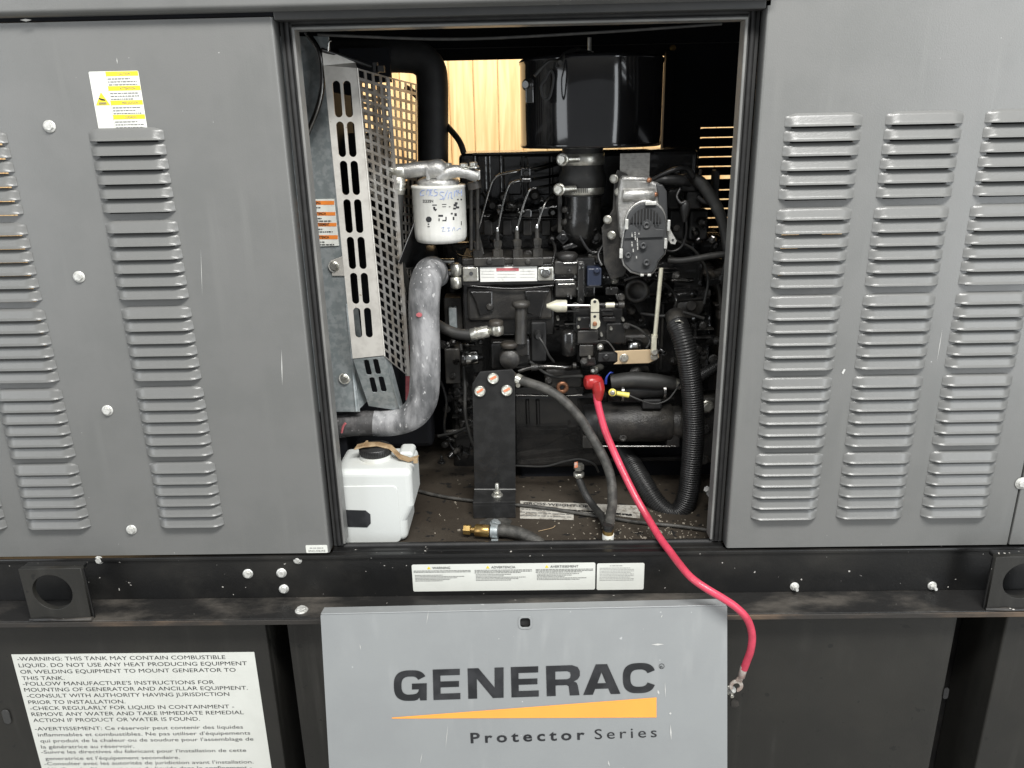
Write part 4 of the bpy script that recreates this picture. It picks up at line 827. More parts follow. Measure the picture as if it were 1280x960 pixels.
mb = MB(); mb.lathe(P(708.5, 382.5, .22), Vector((-1, 0, .02)), [(0, .0105), (.002, .0115), (.020, .0115), (.036, .0045), (.038, .004)], 26); mb.build('adjuster_cone', 'cream', en)
MB().cyl(P(708, 382, .22), P(738, 382, .222), .0032, 12).cyl(P(719, 382, .22), P(724, 382, .22), .0050, 8).build('control_rod', 'chrome', en)
MB().cyl(P(748, 381, .222), P(776, 381, .222), .0038, 12).cyl(P(756, 381.4, .2218), P(768, 381.2, .2218), .0052, 6).cyl(P(773, 381, .222), P(780, 381, .222), .0075, 6).build('adjuster_screw', 'cast', en)
MB().cyl(P(757, 381.6, .221), P(768, 381.2, .221), .0054, 14).build('screw_sleeve', 'cream', en)
lev = [(738.5, 379), (739, 375.5), (743, 373.5), (747.5, 375), (749, 379), (749, 399), (750.5, 403), (750, 408), (746, 411.5), (738.5, 411)]
lv = MB().prism([P(x, y, .2145) for x, y in lev], (0, .003, 0)).build('speed_lever', 'cream', en, .0008)
for px, py, r_, m_ in ((743.5, 377, .0028, 'ink'), (743.5, 395.5, .0026, 'ink'), (743.5, 404.5, .0042, 'copper')): MB().lathe(P(px, py, .2143), FRONT, [(0, r_), (.0006 if m_ == 'ink' else .004, r_), (.001 if m_ == 'ink' else .005, r_ * .7)], 14).build('lever_hole' if m_ == 'ink' else 'pivot_pin', m_, lv)
MB().pbox(738.5, 390, 749, 391, .2135, .002).build('lever_fold', 'cast', lv)
gl = eb('governor_lower', 716, 385, 779, 432, .245, .12, 'eng', .004)
for (x0, y0, x1, y1, Y, m) in ((752, 389, 767, 395, .232, 'cast'), (753, 396, 770, 402, .234, 'eng'), (720, 396, 738, 412, .234, 'eng'), (722, 413, 748, 430, .236, 'cast'), (724, 431, 742, 446, .238, 'cast'), (727, 447, 745, 458, .236, 'eng'), (758, 404, 782, 430, .238, 'eng')): MB().pbox(x0, y0, x1, y1, Y, .05).build('housing_step', m, gl, .0025)
for px, py in ((724, 399), (723, 409), (697.5, 399), (752, 419), (764, 411), (779, 400), (737, 447)): MB().lathe(P(px, py, .232), FRONT, [(-.02, .003), (.001, .003), (.003, .002)], 10).build('stud', 'zinc', gl)
MB().pbox(704, 388, 724, 390, .24, .02).build('edge_strip', 'pipe', gl); MB().pbox(706, 404, 720, 406, .24, .02).build('edge_strip', 'pipe', gl)
MB().lathe(P(711, 444, .248), UP, [(0, .010), (.004, .0155), (.045, .0155), (.050, .012), (.052, .004)], 30).build('sediment_bowl', 'eng', en)
MB().lathe(P(795, 362, .275), FRONT, [(0, .024), (.012, .024), (.014, .021), (.014, .016), (.004, .015), (.004, .002)], 32).build('inspection_ring', 'cast', en)
MB().lathe(P(793, 436, .262), UP, [(0, .018), (.006, .0178), (.014, .0165), (.018, .012), (.020, .003)], 26).build('bright_dome', 'chrome', en)
MB().pbox(778, 418, 815, 432, .275, .05).build('pump_boss', 'cast', en, .006)
eb('rear_cover', 800, 325, 880, 372, .34, .08, 'eng', .01); eb('rear_cover', 820, 372, 890, 470, .35, .08, 'eng', .01)
MB().tube([P(822, 352, .325), P(845, 350.5, .325), P(858, 351, .325)], .003, 8, 4).build('bright_pipe', 'pipe', en)
MB().cyl(P(835, 372, .33), P(885, 368, .33), .016, 20).build('rear_pipe', 'eng', en); MB().cyl(P(880, 366, .31), P(887, 366, .31), .009, 12).build('rear_plug', 'cast', en)
# plug and clip left of governor
cb = eb('connector_box', 664, 403, 683, 452, .255, .05, 'plastic', .003); MB().lathe(P(673, 419, .245), FRONT, [(-.01, .009), (.004, .009), (.006, .006), (.012, .0055)], 16).build('plug', 'plastic', cb)
MB().tube([P(674, 422, .235), P(680, 431, .23), P(686, 444, .235), P(692, 452, .25)], .0026, 8, 8).build('plug_lead', 'rubber', cb)
MB().tube([P(648, 464, .24), P(664, 459.5, .24), P(684, 458, .235), P(704, 459, .235), P(722, 458, .25)], .0042, 10, 8).build('steel_pipe', 'pipe', en)
MB().cyl(P(664, 459.6, .238), P(672, 458.8, .238), .0065, 14).cyl(P(716, 457, .24), P(720, 457, .24), .006, 10).build('pipe_collar', 'cast', en)
# intake elbow under the hose
ie = MB().tube([P(728, 244, .30), P(728, 262, .30), P(726, 285, .305), P(722, 300, .33)], [.036, .036, .037, .030], 32, 8).build('intake_elbow', 'eng', en)
for px, py in ((704, 297), (745, 297)):
    c_ = P(px, py, .285); r_ = .014; MB().prism([c_ + Vector((0, 0, r_)), c_ + Vector((r_, 0, 0)), c_ + Vector((0, 0, -r_)), c_ + Vector((-r_, 0, 0))], (0, .02, 0)).hexbolt(c_, FRONT, .0055, .004).build('elbow_flange', 'eng', ie, .002)
MB().pbox(697, 244, 703, 292, .29, .03).build('elbow_rib', 'cast', ie, .003); MB().lathe(P(706, 262, .285), FRONT, [(0, .007), (.005, .006), (.006, .003)], 12).build('elbow_plug', 'cast', ie)
# lower crankcase
cc = eb('crankcase', 640, 492, 760, 585, .315, .12, 'eng', .01)
for x in (659, 672): MB().tube([P(x, 500, .312), P(x + 1, 530, .312)], .004, 8, 3).build('rib', 'eng', cc)
eb('crankcase_rail', 642, 484, 730, 496, .305, .04, 'eng', .003); MB().tube([P(644, 494, .302), P(690, 495, .302), P(728, 494, .302)], .0018, 8, 3).build('rail_edge', 'pipe', en)
MB().lathe(P(703, 484, .285), FRONT, [(0, .0125), (.004, .0125), (.005, .006), (.003, .0055), (.002, .001)], 24).build('copper_plug', 'copper', en)
MB().lathe(P(702.5, 484, .281), FRONT, [(0, .0050), (.0012, .004)], 12).build('plug_recess', 'ink', en)
eb('oil_pan', 650, 556, 900, 600, .34, .10, 'inner', .01); eb('lower_rib', 700, 572, 860, 577, .33, .03, 'cast', .002)
eb('pump_side', 681, 462, 728, 486, .30, .06, 'cast', .006)
rnd = random.Random(11)
for k in range(34):        # small castings, bosses and bolts scattered over the dark block
    px, py = rnd.choice([(rnd.uniform(790, 895), rnd.uniform(210, 345)), (rnd.uniform(690, 770), rnd.uniform(262, 318)), (rnd.uniform(800, 880), rnd.uniform(380, 460)), (rnd.uniform(556, 590), rnd.uniform(455, 560))])
    if k % 2: ebolt(px, py, .345 + rnd.uniform(0, .03), rnd.uniform(.004, .007), .006, 'cast')
    else: eb('casting_boss', px, py, px + rnd.uniform(6, 22), py + rnd.uniform(4, 16), .35 + rnd.uniform(0, .03), .05, rnd.choice(['cast', 'eng']), .003)
bits = [(592, 318), (618, 300), (634, 318), (660, 318), (690, 300), (702, 318), (718, 383), (768, 350), (783, 352), (776, 372), (745, 470), (700, 470), (686, 476), (655, 476), (585, 432), (600, 428), (663, 395), (690, 412), (783, 408), (800, 400), (812, 392), (826, 360), (866, 367), (884, 366), (879, 407), (868, 398), (858, 350), (845, 345), (872, 300), (858, 300), (846, 286), (880, 285), (892, 300), (830, 442), (842, 452), (868, 436), (880, 446), (872, 462), (570, 455), (566, 470), (574, 512), (566, 540), (730, 452), (744, 462)]
for k, (px, py) in enumerate(bits):
    y_ = (.235, .262, .30)[k % 3] if 700 < px < 800 else .30 + .02 * (k % 3)
    if k % 3 == 0: MB().hexbolt(P(px, py, y_), (rnd.uniform(-.4, .4), -1, rnd.uniform(0, .4)), rnd.uniform(.0042, .0062), .006).build('bolt', 'cast', en, .0004)
    elif k % 3 == 1: MB().lathe(P(px, py, y_), (rnd.uniform(-.5, .5), -1, rnd.uniform(0, .5)), [(-.03, .007), (0, .007), (.002, .0085), (.006, .0085), (.007, .004), (.013, .0035)], 14).build('banjo_fitting', rnd.choice(['cast', 'eng', 'zinc', 'eng']), en)
    else: MB().cyl(P(px - 9, py, y_), P(px + 9, py + rnd.uniform(-3, 3), y_), .0045, 12, ch=.0008).build('small_union', rnd.choice(['pipe', 'cast', 'eng']), en)
for l in ([(700, 262, .30), (712, 268, .28), (735, 312, .27), (760, 318, .27), (790, 350, .27)], [(758, 300, .26), (748, 318, .25), (752, 332, .24)], [(780, 350, .24), (800, 345, .24), (826, 352, .26), (845, 372, .28), (840, 396, .25)],
          [(800, 392, .30), (830, 395, .29), (850, 390, .30), (880, 398, .30)], [(690, 300, .29), (694, 312, .27), (690, 330, .25)], [(560, 300, .33), (572, 318, .30), (590, 322, .27)], [(662, 452, .25), (690, 470, .26), (728, 470, .22)],
          [(785, 405, .25), (800, 412, .25), (812, 425, .25), (808, 436, .24)], [(845, 300, .28), (870, 315, .28), (885, 345, .29), (880, 380, .29)], [(548, 470, .33), (558, 500, .32), (556, 540, .32), (575, 575, .30)], [(600, 262, .33), (598, 290, .30), (604, 318, .28)]):
    MB().tube([P(*q) for q in l], rnd.uniform(.0018, .0036), 10, 8).build('wire', rnd.choice(['rubber', 'plastic', 'eng']), en)
for k in range(64):
    px, py = rnd.choice([(rnd.uniform(700, 770), rnd.uniform(262, 318)), (rnd.uniform(836, 900), rnd.uniform(212, 335)), (rnd.uniform(786, 895), rnd.uniform(345, 465)), (rnd.uniform(752, 800), rnd.uniform(350, 432)), (rnd.uniform(600, 700), rnd.uniform(248, 266)), (rnd.uniform(556, 592), rnd.uniform(400, 580))])
    y_ = .30 if px < 700 or px > 800 else .285; d_ = Vector((rnd.uniform(-1, 1), -1, rnd.uniform(-.3, 1))); r_ = rnd.uniform(.004, .010); h_ = rnd.uniform(.01, .026)
    if k % 4 == 3: MB().box(P(px, py, y_), P(px + rnd.uniform(6, 20), py + rnd.uniform(4, 12), y_) + Vector((0, .03, 0)), Matrix.Rotation(rnd.uniform(-.5, .5), 3, 'Y')).build('casting_boss', 'eng', en, .003)
    else: MB().lathe(P(px, py, y_ + .01), d_, [(-.03, r_ * .8), (0, r_ * .8), (.001, r_), (h_ * .6, r_), (h_ * .65, r_ * .6), (h_, r_ * .55), (h_ + .001, r_ * .4)], (6, 16, 16)[k % 3], k % 3 > 0).build('small_fitting', ('eng', 'cast', 'eng', 'pipe', 'eng')[k % 5], en)
for (x0, y0, x1, y1) in ((822, 376, 882, 379), (830, 392, 884, 394), (868, 411, 893, 413), (866, 421, 893, 424), (846, 440, 884, 442), (805, 335, 846, 337), (812, 340, 850, 342), (845, 300, 880, 302), (640, 500, 730, 501.5)): MB().pbox(x0, y0, x1, y1, .335 if y0 > 320 else .365, .03).build('casting_rib', 'cast', en, .0015)
for x in (826, 850, 868): MB().pbox(x, 380, x + 3, 462, .338, .03).build('casting_rib', 'cast', en, .0015)
MB().lathe(P(862, 380, .33), FRONT, [(0, .028), (.010, .028), (.013, .024), (.013, .010), (.018, .009)], 28).build('round_boss', 'cast', en)
MB().lathe(P(735, 275, .33), FRONT, [(0, .018), (.012, .018), (.014, .012)], 20).build('round_boss', 'eng', en)
# bell housing
bh_ = thing('bell_housing', 'dusty dark cast flywheel bell housing beside the door frame', 'housing', P(900, 400, .34))
hb_ = [P(880, 345, .33), P(889, 350, .33), P(897, 372, .33), P(902, 440, .33), P(903, 520, .33), P(900, 590, .33), P(940, 590, .33), P(950, 340, .33), P(905, 334, .33), P(890, 338, .33)]
MB().prism(hb_, (0, .14, 0)).build('casting', 'brown', bh_, .010, 3)
MB().pbox(894, 380, 930, 383, .318, .03).build('casting_rib', 'brown', bh_, .003); MB().pbox(898, 388, 908, 401, .315, .03).build('casting_boss', 'brown', bh_, .005)
MB().tube([P(880, 340, .32), P(892, 345, .32), P(900, 370, .32), P(905, 430, .32)], .005, 8, 8).build('casting_rim', 'brown', bh_)
MB().cyl(P(902, 347, .30), P(909, 316, .30), .003, 10).cyl(P(901, 350, .30), P(903, 344, .30), .007, 12).build('stay_rod', 'cast', bh_)
mb = MB(); mb.hexbolt(P(884, 508, .26), FRONT, .010, .008).build('bolt', 'zinc', bh_, .0006)
MB().pbox(872, 496, 903, 580, .27, .05).build('mount_flange', 'cast', bh_, .008)
for px, py in ((882, 537), (880, 575), (892, 449)): MB().hexbolt(P(px, py, .262), FRONT, .0075, .006).build('bolt', 'cast', bh_, .0006)

# ------------------------------------------------------------------ throttle actuator with linkage
ta = thing('throttle_actuator', 'silver electric throttle actuator with charcoal cover and long linkage rod', 'actuator', P(805, 290, .2))
MB().prism([P(x, y, .235) for x, y in ((772, 212), (785, 218), (787, 330), (780, 345), (764, 350), (755, 330), (752, 285), (766, 262), (768, 222))], (0, .006, 0)).build('mounting_bracket', 'cast', ta, .0015)
MB().pbox(775, 191.5, 812, 232, .245, .003).build('data_plate', 'silverplate', ta, .0006)
mb = MB()
for q in range(6): bars(mb, P(778, 197 + q * 2.8, .2445), P(808, 197 + q * 2.8, .2445), UP, FRONT, .0008, seed=q)
mb.build('small_print', 'inklt', ta)
MB().prism([P(x, y, .21) for x, y in ((776, 222), (808, 224), (824, 229), (831, 236), (833, 262), (830, 285), (776, 300), (772, 255), (774, 236))], (0, .03, 0)).build('housing', 'castalu', ta, .005, 3)
MB().cyl(P(778, 244, .212), P(818, 243, .212), .0120, 24, ch=.002).build('motor_tube', 'castalu', ta); MB().cyl(P(777, 224, .216), P(812, 225, .216), .0065, 16, ch=.001).build('upper_tube', 'castalu', ta)
MB().prism([P(x, y, .206) for x, y in ((820, 229), (829, 231), (834, 240), (835, 275), (828, 280), (824, 262), (822, 240))], (0, .028, 0)).build('side_cover', 'motor', ta, .003)
for px, py in ((818.5, 243), (811, 225)): MB().lathe(P(px, py, .206), Vector((.5, -1, 0)), [(0, .0045), (.004, .004), (.005, .002)], 12).build('end_screw', 'copper', ta)
ring = []
tc_ = P(807, 277, .200)
def ell(rx, rz, a0, a1, n, c): return [Vector((c.x + rx * math.cos(math.radians(a0 + (a1 - a0) * i / n)), c.y, c.z + rz * math.sin(math.radians(a0 + (a1 - a0) * i / n)))) for i in range(n + 1)]
rt = P(833, 280, .2).x - tc_.x
body = ell(rt, rt * 1.02, 0, 180, 20, tc_) + [P(777, 300, .2), P(775.5, 318, .2), P(779, 332, .2), P(788, 341, .2), P(800, 344.5, .2), P(815, 343.5, .2), P(820, 338, .2), P(823, 328, .2), P(832, 318, .2), P(836, 300, .2)]
MB().prism(body, (0, .012, 0)).build('cover_base', 'castalu', ta, .002)
cvr = [p + (tc_ + Vector((0, 0, -.03)) - p) * .06 + Vector((0, -.006, 0)) for p in body]
MB().prism(cvr, (0, .008, 0)).build('cover', 'motor', ta, .0025, 3)
c2_ = P(807, 281, .192); inn = ell(rt * .74, rt * .78, 8, 172, 16, c2_)
MB().prism(inn, (0, -.0012, 0)).build('cover_recess', 'seal', ta)
for k in range(9):
    x = c2_.x - rt * .6 + k * rt * .15; h_ = rt * .76 * math.sqrt(max(0, 1 - ((x - c2_.x) / (rt * .76)) ** 2)); MB().box((x - .0009, .1885, c2_.z), (x + .0009, .1908, c2_.z + h_)).build('cover_rib', 'motor', ta)
MB().prism([P(x, y, .1905) for x, y in ((783, 287), (788, 281), (793, 282), (800, 289), (803, 278), (809, 274), (815, 277), (819, 286), (830, 287), (829, 296), (780, 298))], (0, -.0012, 0)).build('cover_step', 'motor', ta, .0005)
for px, py, r_ in ((808, 281.5, .0065), (804, 307, .0065), (785, 319, .006), (808, 328, .0065)):
    MB().lathe(P(px, py, .191), FRONT, [(0, r_), (.0035, r_), (.0045, r_ * .8), (.0045, r_ * .45), (.002, r_ * .4), (.002, .0003)], 20).build('screw_boss', 'motor', ta)
for (x0, y0, x1, y1) in ((807, 252, 821, 256.5), (781.5, 274, 785.5, 287), (834.5, 275, 838, 289), (830.5, 298, 834, 311), (774.5, 311, 778.5, 323), (800.5, 342.5, 805, 345.5), (809.5, 342.5, 814, 345.5)): MB().pbox(x0, y0, x1, y1, .1885, .006).build('retaining_clip', 'zincw', ta, .001)
b_ = P(792, 326, .1885); mb = []
def vtext(px, py0, py1, t, hh):
    a_ = P(px, py1, .1882); e_ = P(px + (py0 - py1) * -0.03, py0, .1882); mb.append((t, a_, e_, hh, 0.0))
vs_, w_ = [], None
lab = MB()
for (px, ya, yb_) in ((789.5, 291, 296), (789.5, 302, 308), (791, 311, 315), (793.5, 290, 300), (796.5, 297, 312), (795, 319, 323), (798, 291, 293)):
    a_ = P(px, yb_, .1882); e_ = P(px - (yb_ - ya) * .05, ya, .1882); bars(lab, a_, e_, Vector((1, 0, 0)), FRONT, .0018, seed=int(px))
lab.build('small_print', 'inklt', ta)
for px, py in ((767.5, 223.5), (773.5, 240), (759.5, 274.5), (764.5, 294)): MB().hexbolt(P(px, py, .228), Vector((-.3, -1, 0)), .0060, .006).build('bolt', 'zinc', ta, .0005)
lp_ = [(835, 291), (838, 286.5), (843, 296), (846, 301), (844, 305.5), (839, 305), (836, 301)]
MB().prism([P(x, y, .205) for x, y in lp_], (0, .002, 0)).build('output_lever', 'zincw', ta, .0006); MB().cyl(P(841, 300, .2048), P(841, 300, .204), .0022, 12).build('lever_hole', 'ink', ta)
MB().cyl(P(818, 428, .205), P(826.5, 335, .205), .0040, 14).build('linkage_rod', 'cream', ta)
MB().pbox(814.5, 421, 821, 440, .199, .010).lathe(P(818, 421, .204), UP, [(-.002, .0065), (.004, .0065)], 6, False).build('rod_end', 'cream', ta, .0015)
MB().prism([P(x, y, .212) for x, y in ((768, 439), (812, 437), (822, 438), (824, 447), (818, 451), (811, 454), (767, 455.5), (772, 452), (772, 442))], (0, .003, 0)).build('link_plate', 'tan', ta, .0008)
for px, py, r_ in ((780, 447.5, .0072), (818, 446, .0062)): MB().lathe(P(px, py, .211), FRONT, [(0, r_ * 1.2), (.001, r_ * 1.2), (.0015, r_)], 20).hexbolt(P(px, py, .2095), FRONT, r_ * .85, .005, False).build('bolt', 'zinc', ta, .0005)
MB().lathe(P(818, 440, .203), FRONT, [(-.004, .0075), (.002, .0075), (.004, .005)], 18).build('ball_joint', 'zinc', ta)
MB().pbox(748, 441, 773, 452, .216, .012).lathe(P(757.5, 446, .216), FRONT, [(0, .006), (.004, .006), (.005, .004)], 16).build('link_arm', 'plastic', ta, .001)
MB().tube([P(744, 427, .225), P(757, 426, .22), P(764, 432, .216), P(769, 440, .214)], .0015, 8, 6).build('return_spring_arm', 'cast', ta)
MB().lathe(P(750, 433, .222), FRONT, [(0, .006), (.008, .006), (.010, .003)], 14).build('pivot_pin', 'zinc', ta)

# ------------------------------------------------------------------ fuel filter
ff = thing('fuel_filter', 'white spin-on fuel filter with blue pen writing under a cast bracket', 'filter', P(548, 260, .2))
fx0, fx1 = P(514, 250, .20).x, P(581, 250, .20).x; fcx = (fx0 + fx1) / 2; fr = (fx1 - fx0) / 2; fcy = .22; ft, fb = P(548, 232, .19).z, P(548, 307.5, .165).z
H_ = ft - fb
nf = 96; prof = [(0, fr * .25), (.0008, fr * .82), (.003, fr * .93), (.009, fr * .985), (.020, fr), (H_ - .006, fr), (H_ - .0045, fr + .0012), (H_ - .001, fr + .0012), (H_, fr - .001), (H_, fr * .3)]
mb = MB(); vs = []; fs = []
for t, r in prof:
    for i in range(nf):
        an = 2 * math.pi * i / nf; rr = r * (1 - (0.012 if t < .021 and (i % 6) in (0,) else 0)) ; vs.append(Vector((fcx + rr * math.sin(an), fcy - rr * math.cos(an), fb + t)))
for j in range(len(prof) - 1):
    for i in range(nf): fs.append((j * nf + i, j * nf + (i + 1) % nf, (j + 1) * nf + (i + 1) % nf, (j + 1) * nf + i))
mb.add(vs, fs, True); can = mb.build('canister', 'white', ff)
def onfilter(px, py, dr=.0005):
    d = ray(px, py); ox, oy = CAM.x - fcx, CAM.y - fcy; R_ = fr + dr; a_ = d.x ** 2 + d.y ** 2; b__ = 2 * (ox * d.x + oy * d.y); c__ = ox * ox + oy * oy - R_ * R_; disc = b__ * b__ - 4 * a_ * c__
    if disc < 0: disc = 0
    return CAM + d * ((-b__ - math.sqrt(disc)) / (2 * a_))
def pen(mb, strokes, w):
    for s_ in strokes:
        pts = [onfilter(x, y) for x, y in s_]
        mb.tube(pts, w, 6, 3)
pn = MB()
pen(pn, [[(531, 237.5), (526.5, 239), (525.5, 244), (530, 244)], [(533, 243), (534.5, 237), (537.5, 240), (536, 245)], [(537, 237.5), (541, 237)], [(539, 237), (538.5, 244), (541, 244)], [(547, 236.5), (543.5, 237), (543.5, 240), (546.5, 240.5), (546, 244), (542.5, 245)],
         [(555, 240.5), (551, 240), (550, 243), (553.5, 245), (553.5, 248.5), (549.5, 249)], [(554.5, 250), (559.5, 238)], [(560, 249), (561.5, 240)], [(561, 242), (564.5, 240.5), (564, 247), (566, 248)], [(568, 239), (568, 246)], [(568, 242), (571, 238), (571.5, 245)], [(573, 237.5), (573, 241), (577, 240.5)], [(577, 237), (577, 245)]], .00055)
pen(pn, [[(552, 285), (555, 284), (553, 289), (557, 288.5)], [(559, 285), (562, 284.5), (560, 289), (563, 288)], [(565, 289), (567.5, 284), (569, 289)], [(571, 288), (574, 285.5), (576, 286)]], .00035)
pn.build('pen_writing', 'inkb', can)
bk = MB()
def wrapq(mb, x0, y0, x1, y1, nseg=3):
    pts = [(x0 + (x1 - x0) * i / nseg) for i in range(nseg + 1)]; v = [onfilter(x, y1, .0004) for x in pts] + [onfilter(x, y0, .0004) for x in pts]
    mb.add(v, [(i, i + 1, nseg + 2 + i, nseg + 1 + i) for i in range(nseg)])
# part number 33394 in blocks, and pictograms
digits = {'3': ((0, 0, 1, .2), (.75, .2, 1, .42), (.2, .42, 1, .58), (.75, .58, 1, .8), (0, .8, 1, 1)), '9': ((0, 0, 1, .2), (.72, .2, 1, .42), (0, .2, .28, .42), (0, .42, 1, .58), (.72, .58, 1, .8), (0, .8, 1, 1)), '4': ((0, 0, .28, .42), (0, .42, 1, .6), (.68, 0, 1, .42), (.68, .6, 1, 1))}
for k, ch in enumerate('33394'):
    for (a_, b_, c_, d_) in digits[ch]: wrapq(bk, 528.6 + k * 2.7 + a_ * 2.1, 249.8 + b_ * 3.6, 528.6 + k * 2.7 + c_ * 2.1, 249.8 + d_ * 3.6, 1)
for q in ((540.3, 255.7, 546, 257), (541.5, 258.5, 544, 261), (542, 261, 546, 262.8), (543.5, 262, 545, 263.8), (552.5, 255, 558, 256), (552.8, 258, 557.5, 258.9), (561, 258, 563, 259), (567, 255, 571, 258), (568.5, 252.8, 572, 255.5), (570, 258, 574, 260.5), (566.5, 259.5, 570, 261.8), (548, 268.5, 553.8, 271), (548.2, 273, 549.6, 276.5), (553, 275, 558, 276.5), (556.8, 271, 558.3, 275), (563.5, 266, 566, 268), (568, 266.5, 571, 270), (566, 271, 568, 275), (576.3, 276.5, 577.2, 281.5), (571.5, 248.5, 577.5, 250.3), (534.7, 279.5, 536.7, 281), (534.4, 282.8, 537.2, 283.8)): wrapq(bk, *q, 1)
c_ = [(536 + 3.6 * math.cos(a * math.pi / 10), 274.2 + 3.6 * math.sin(a * math.pi / 10)) for a in range(20)]
bk.add([onfilter(x, y, .0006) for x, y in c_], [list(range(20))])
bk.build('printed_symbols', 'ink', can)
fh = MB(); fh.lathe((fcx, fcy, ft), UP, [(0, fr * .78), (.006, fr * .80), (.010, fr * .72), (.014, fr * .5)], 36).build('filter_head', 'castalu', ff)
MB().tube([P(506, 214, .205), P(520, 212, .205), P(535, 211, .205), P(545, 213, .205), P(552, 221, .205)], [.013, .0135, .014, .017, .012], 20, 6).build('head_casting', 'castalu', ff)
MB().tube([P(537, 213, .20), P(549, 212, .20), P(556, 218, .205)], [.016, .018, .012], 18, 5).build('head_casting', 'castalu', ff)
MB().tube([P(548, 225, .195), P(558, 217, .195), P(570, 214, .197), P(583, 216, .20), P(596, 220, .205)], [.010, .012, .011, .010, .011], 16, 6).pbox(589, 213, 600, 225, .2, .02).build('mounting_arm', 'castalu', ff, .001)
MB().pbox(532, 208, 537, 226, .186, .012).build('casting_rib', 'castalu', ff, .002)
for px, py in ((560, 211), (580, 211.5), (592, 210)): MB().hexbolt(P(px, py, .2), UP, .0075, .010).build('bolt', 'zinc', ff, .0006)
MB().cyl(P(489, 214.5, .205), P(507, 214, .205), .0135, 22, ch=.002).cyl(P(487.5, 214.5, .205), P(492, 214.5, .205), .0150, 6).build('inlet_fitting', 'zinc', ff)
MB().cyl(P(592, 227, .215), P(594, 236, .215), .0125, 20).build('bracket_foot', 'brown', ff)
for x in (589, 597): MB().cyl(P(x, 236, .22), P(x, 312, .24), .0032, 12).build('bracket_leg', 'cast', ff)
fh_ = thing('fuel_hose', 'black rubber fuel hose running down beside the white filter', 'hose', P(497, 300, .2))
MB().cyl(P(499, 221, .205), P(497.5, 243, .205), .0115, 20, ch=.0015).cyl(P(498.6, 228, .205), P(498.4, 230, .205), .0128, 20).cyl(P(498, 235, .205), P(497.9, 237, .205), .0128, 20).build('crimped_ferrule', 'zinc', fh_)
MB().tube([P(497.5, 240, .205), P(496, 265, .205), P(496, 300, .207), P(499, 330, .21), P(505, 352, .225), P(516, 372, .25)], .0108, 18, 8).build('hose', 'rubber', fh_)

# ------------------------------------------------------------------ coolant hose, coolant bottle
ch_ = thing('coolant_hose', 'thick chalky grey coolant hose curving down and away under the radiator', 'hose', P(530, 430, .17))
Yh = .175
MB().tube([P(548, 345, .27), P(541, 338, .235), P(535, 345, .195), P(531, 362, Yh), P(530, 400, Yh), P(531.5, 440, Yh), P(531, 478, Yh), P(528, 500, Yh), P(518, 517, Yh), P(500, 526, Yh), P(480, 529, Yh), P(468, 528.5, Yh)], [.022, .0265, .0285, .0285, .0283, .0282, .0285, .0285, .0275, .0262, .0255, .025], 32, 8).build('hose', 'dusthose', ch_)
MB().tube([P(470, 528.5, Yh), P(450, 529, Yh), P(432, 531, Yh), P(412, 534, Yh)], [.0247, .024, .0235, .0235], 28, 6).build('hose_end', 'darkhose', ch_)
MB().prism([P(524 + 4 * math.cos(a * .9), 393.5 + 3 * math.sin(a * .9), .1455) for a in range(7)], (0, -.0006, 0)).build('pink_mark', 'dullred', ch_)
MB().tube([P(427, 541, .14), P(429, 533, .14), P(432, 529, .14)], .0022, 8, 4).build('pink_mark', 'dullred', ch_)
MB().lathe(P(490, 320, .30), Vector((0, 0, 1)), [(-.04, .02), (.03, .02)], 20).build('hose_neck', 'cast', ch_)
cbt = thing('coolant_bottle', 'white plastic coolant bottle with black cap and dangling brown strap', 'bottle', (-.22, .12, ZF))
YB = .062; bx0 = -.347; bx1 = P(515, 610, YB).x; bx2 = P(509, 660, YB).x; bz1 = P(480, 592, YB).z; zs = P(525, 634, YB).z; zs2 = P(523, 652, YB).z
btm = ZF + .0015
bt = MB().prism([(bx0, YB, btm), (bx2 - .001, YB, btm), (bx2, YB, zs2), (bx1, YB, zs), (bx1, YB, bz1 + .006), (bx0, YB, bz1 + .006)], (0, .11, 0)).build('body', 'bottle', cbt, .012, 5)
pw = [(bx0, YB + .004, bz1 - .012), (bx1 - .018, YB + .004, bz1 - .012), (bx1 - .018, YB + .004, btm + .004), (bx0, YB + .004, btm + .004)]
xw = P(499, 640, YB).x; zw = P(470, 607, YB).z
MB().prism([(x, YB - .0015, z) for x, z in rrect((bx0 + xw) / 2, (zw + btm) / 2, xw - bx0, zw - btm, .010)], (0, .012, 0)).build('raised_panel', 'bottle', cbt, .0014, 3)
MB().prism([P(x, y, YB - .002) for x, y in ((420, 637), (457, 638), (463, 643), (463.5, 654), (459, 659), (420, 658))], (0, -.0006, 0)).build('black_patch', 'ink', cbt)  # flat black patch drawn in place of a recess
MB().prism([(bx1 - .034, YB + .06, bz1 + .004), (bx1 - .002, YB + .06, bz1 + .004), (bx1 - .006, YB + .06, bz1 + .015), (bx1 - .030, YB + .06, bz1 + .015)], (0, .045, 0)).build('shoulder', 'bottle', cbt, .008, 4)
cp_ = PZ(469, 572, bz1 + .008); cp_.y = YB + .062
MB().lathe(cp_ - Vector((0, 0, .004)), UP, [(0, .031), (.006, .030), (.009, .029)], 36).build('neck', 'bottle', cbt)
mb = MB(); nn_ = 48; pf_ = [(0.006, .0285), (.007, .0295), (.018, .0295), (.020, .0275), (.0205, .004)]; mb.lathe(cp_, UP, pf_, 48)
for k in range(40):
    an = 2 * math.pi * k / 40; d_ = Vector((math.cos(an), math.sin(an), 0)); mb.cyl(cp_ + d_ * .0296 + UP * .0075, cp_ + d_ * .0296 + UP * .0175, .0009, 5)
mb.build('cap', 'plastic', cbt)
tz = cp_.z + .0215
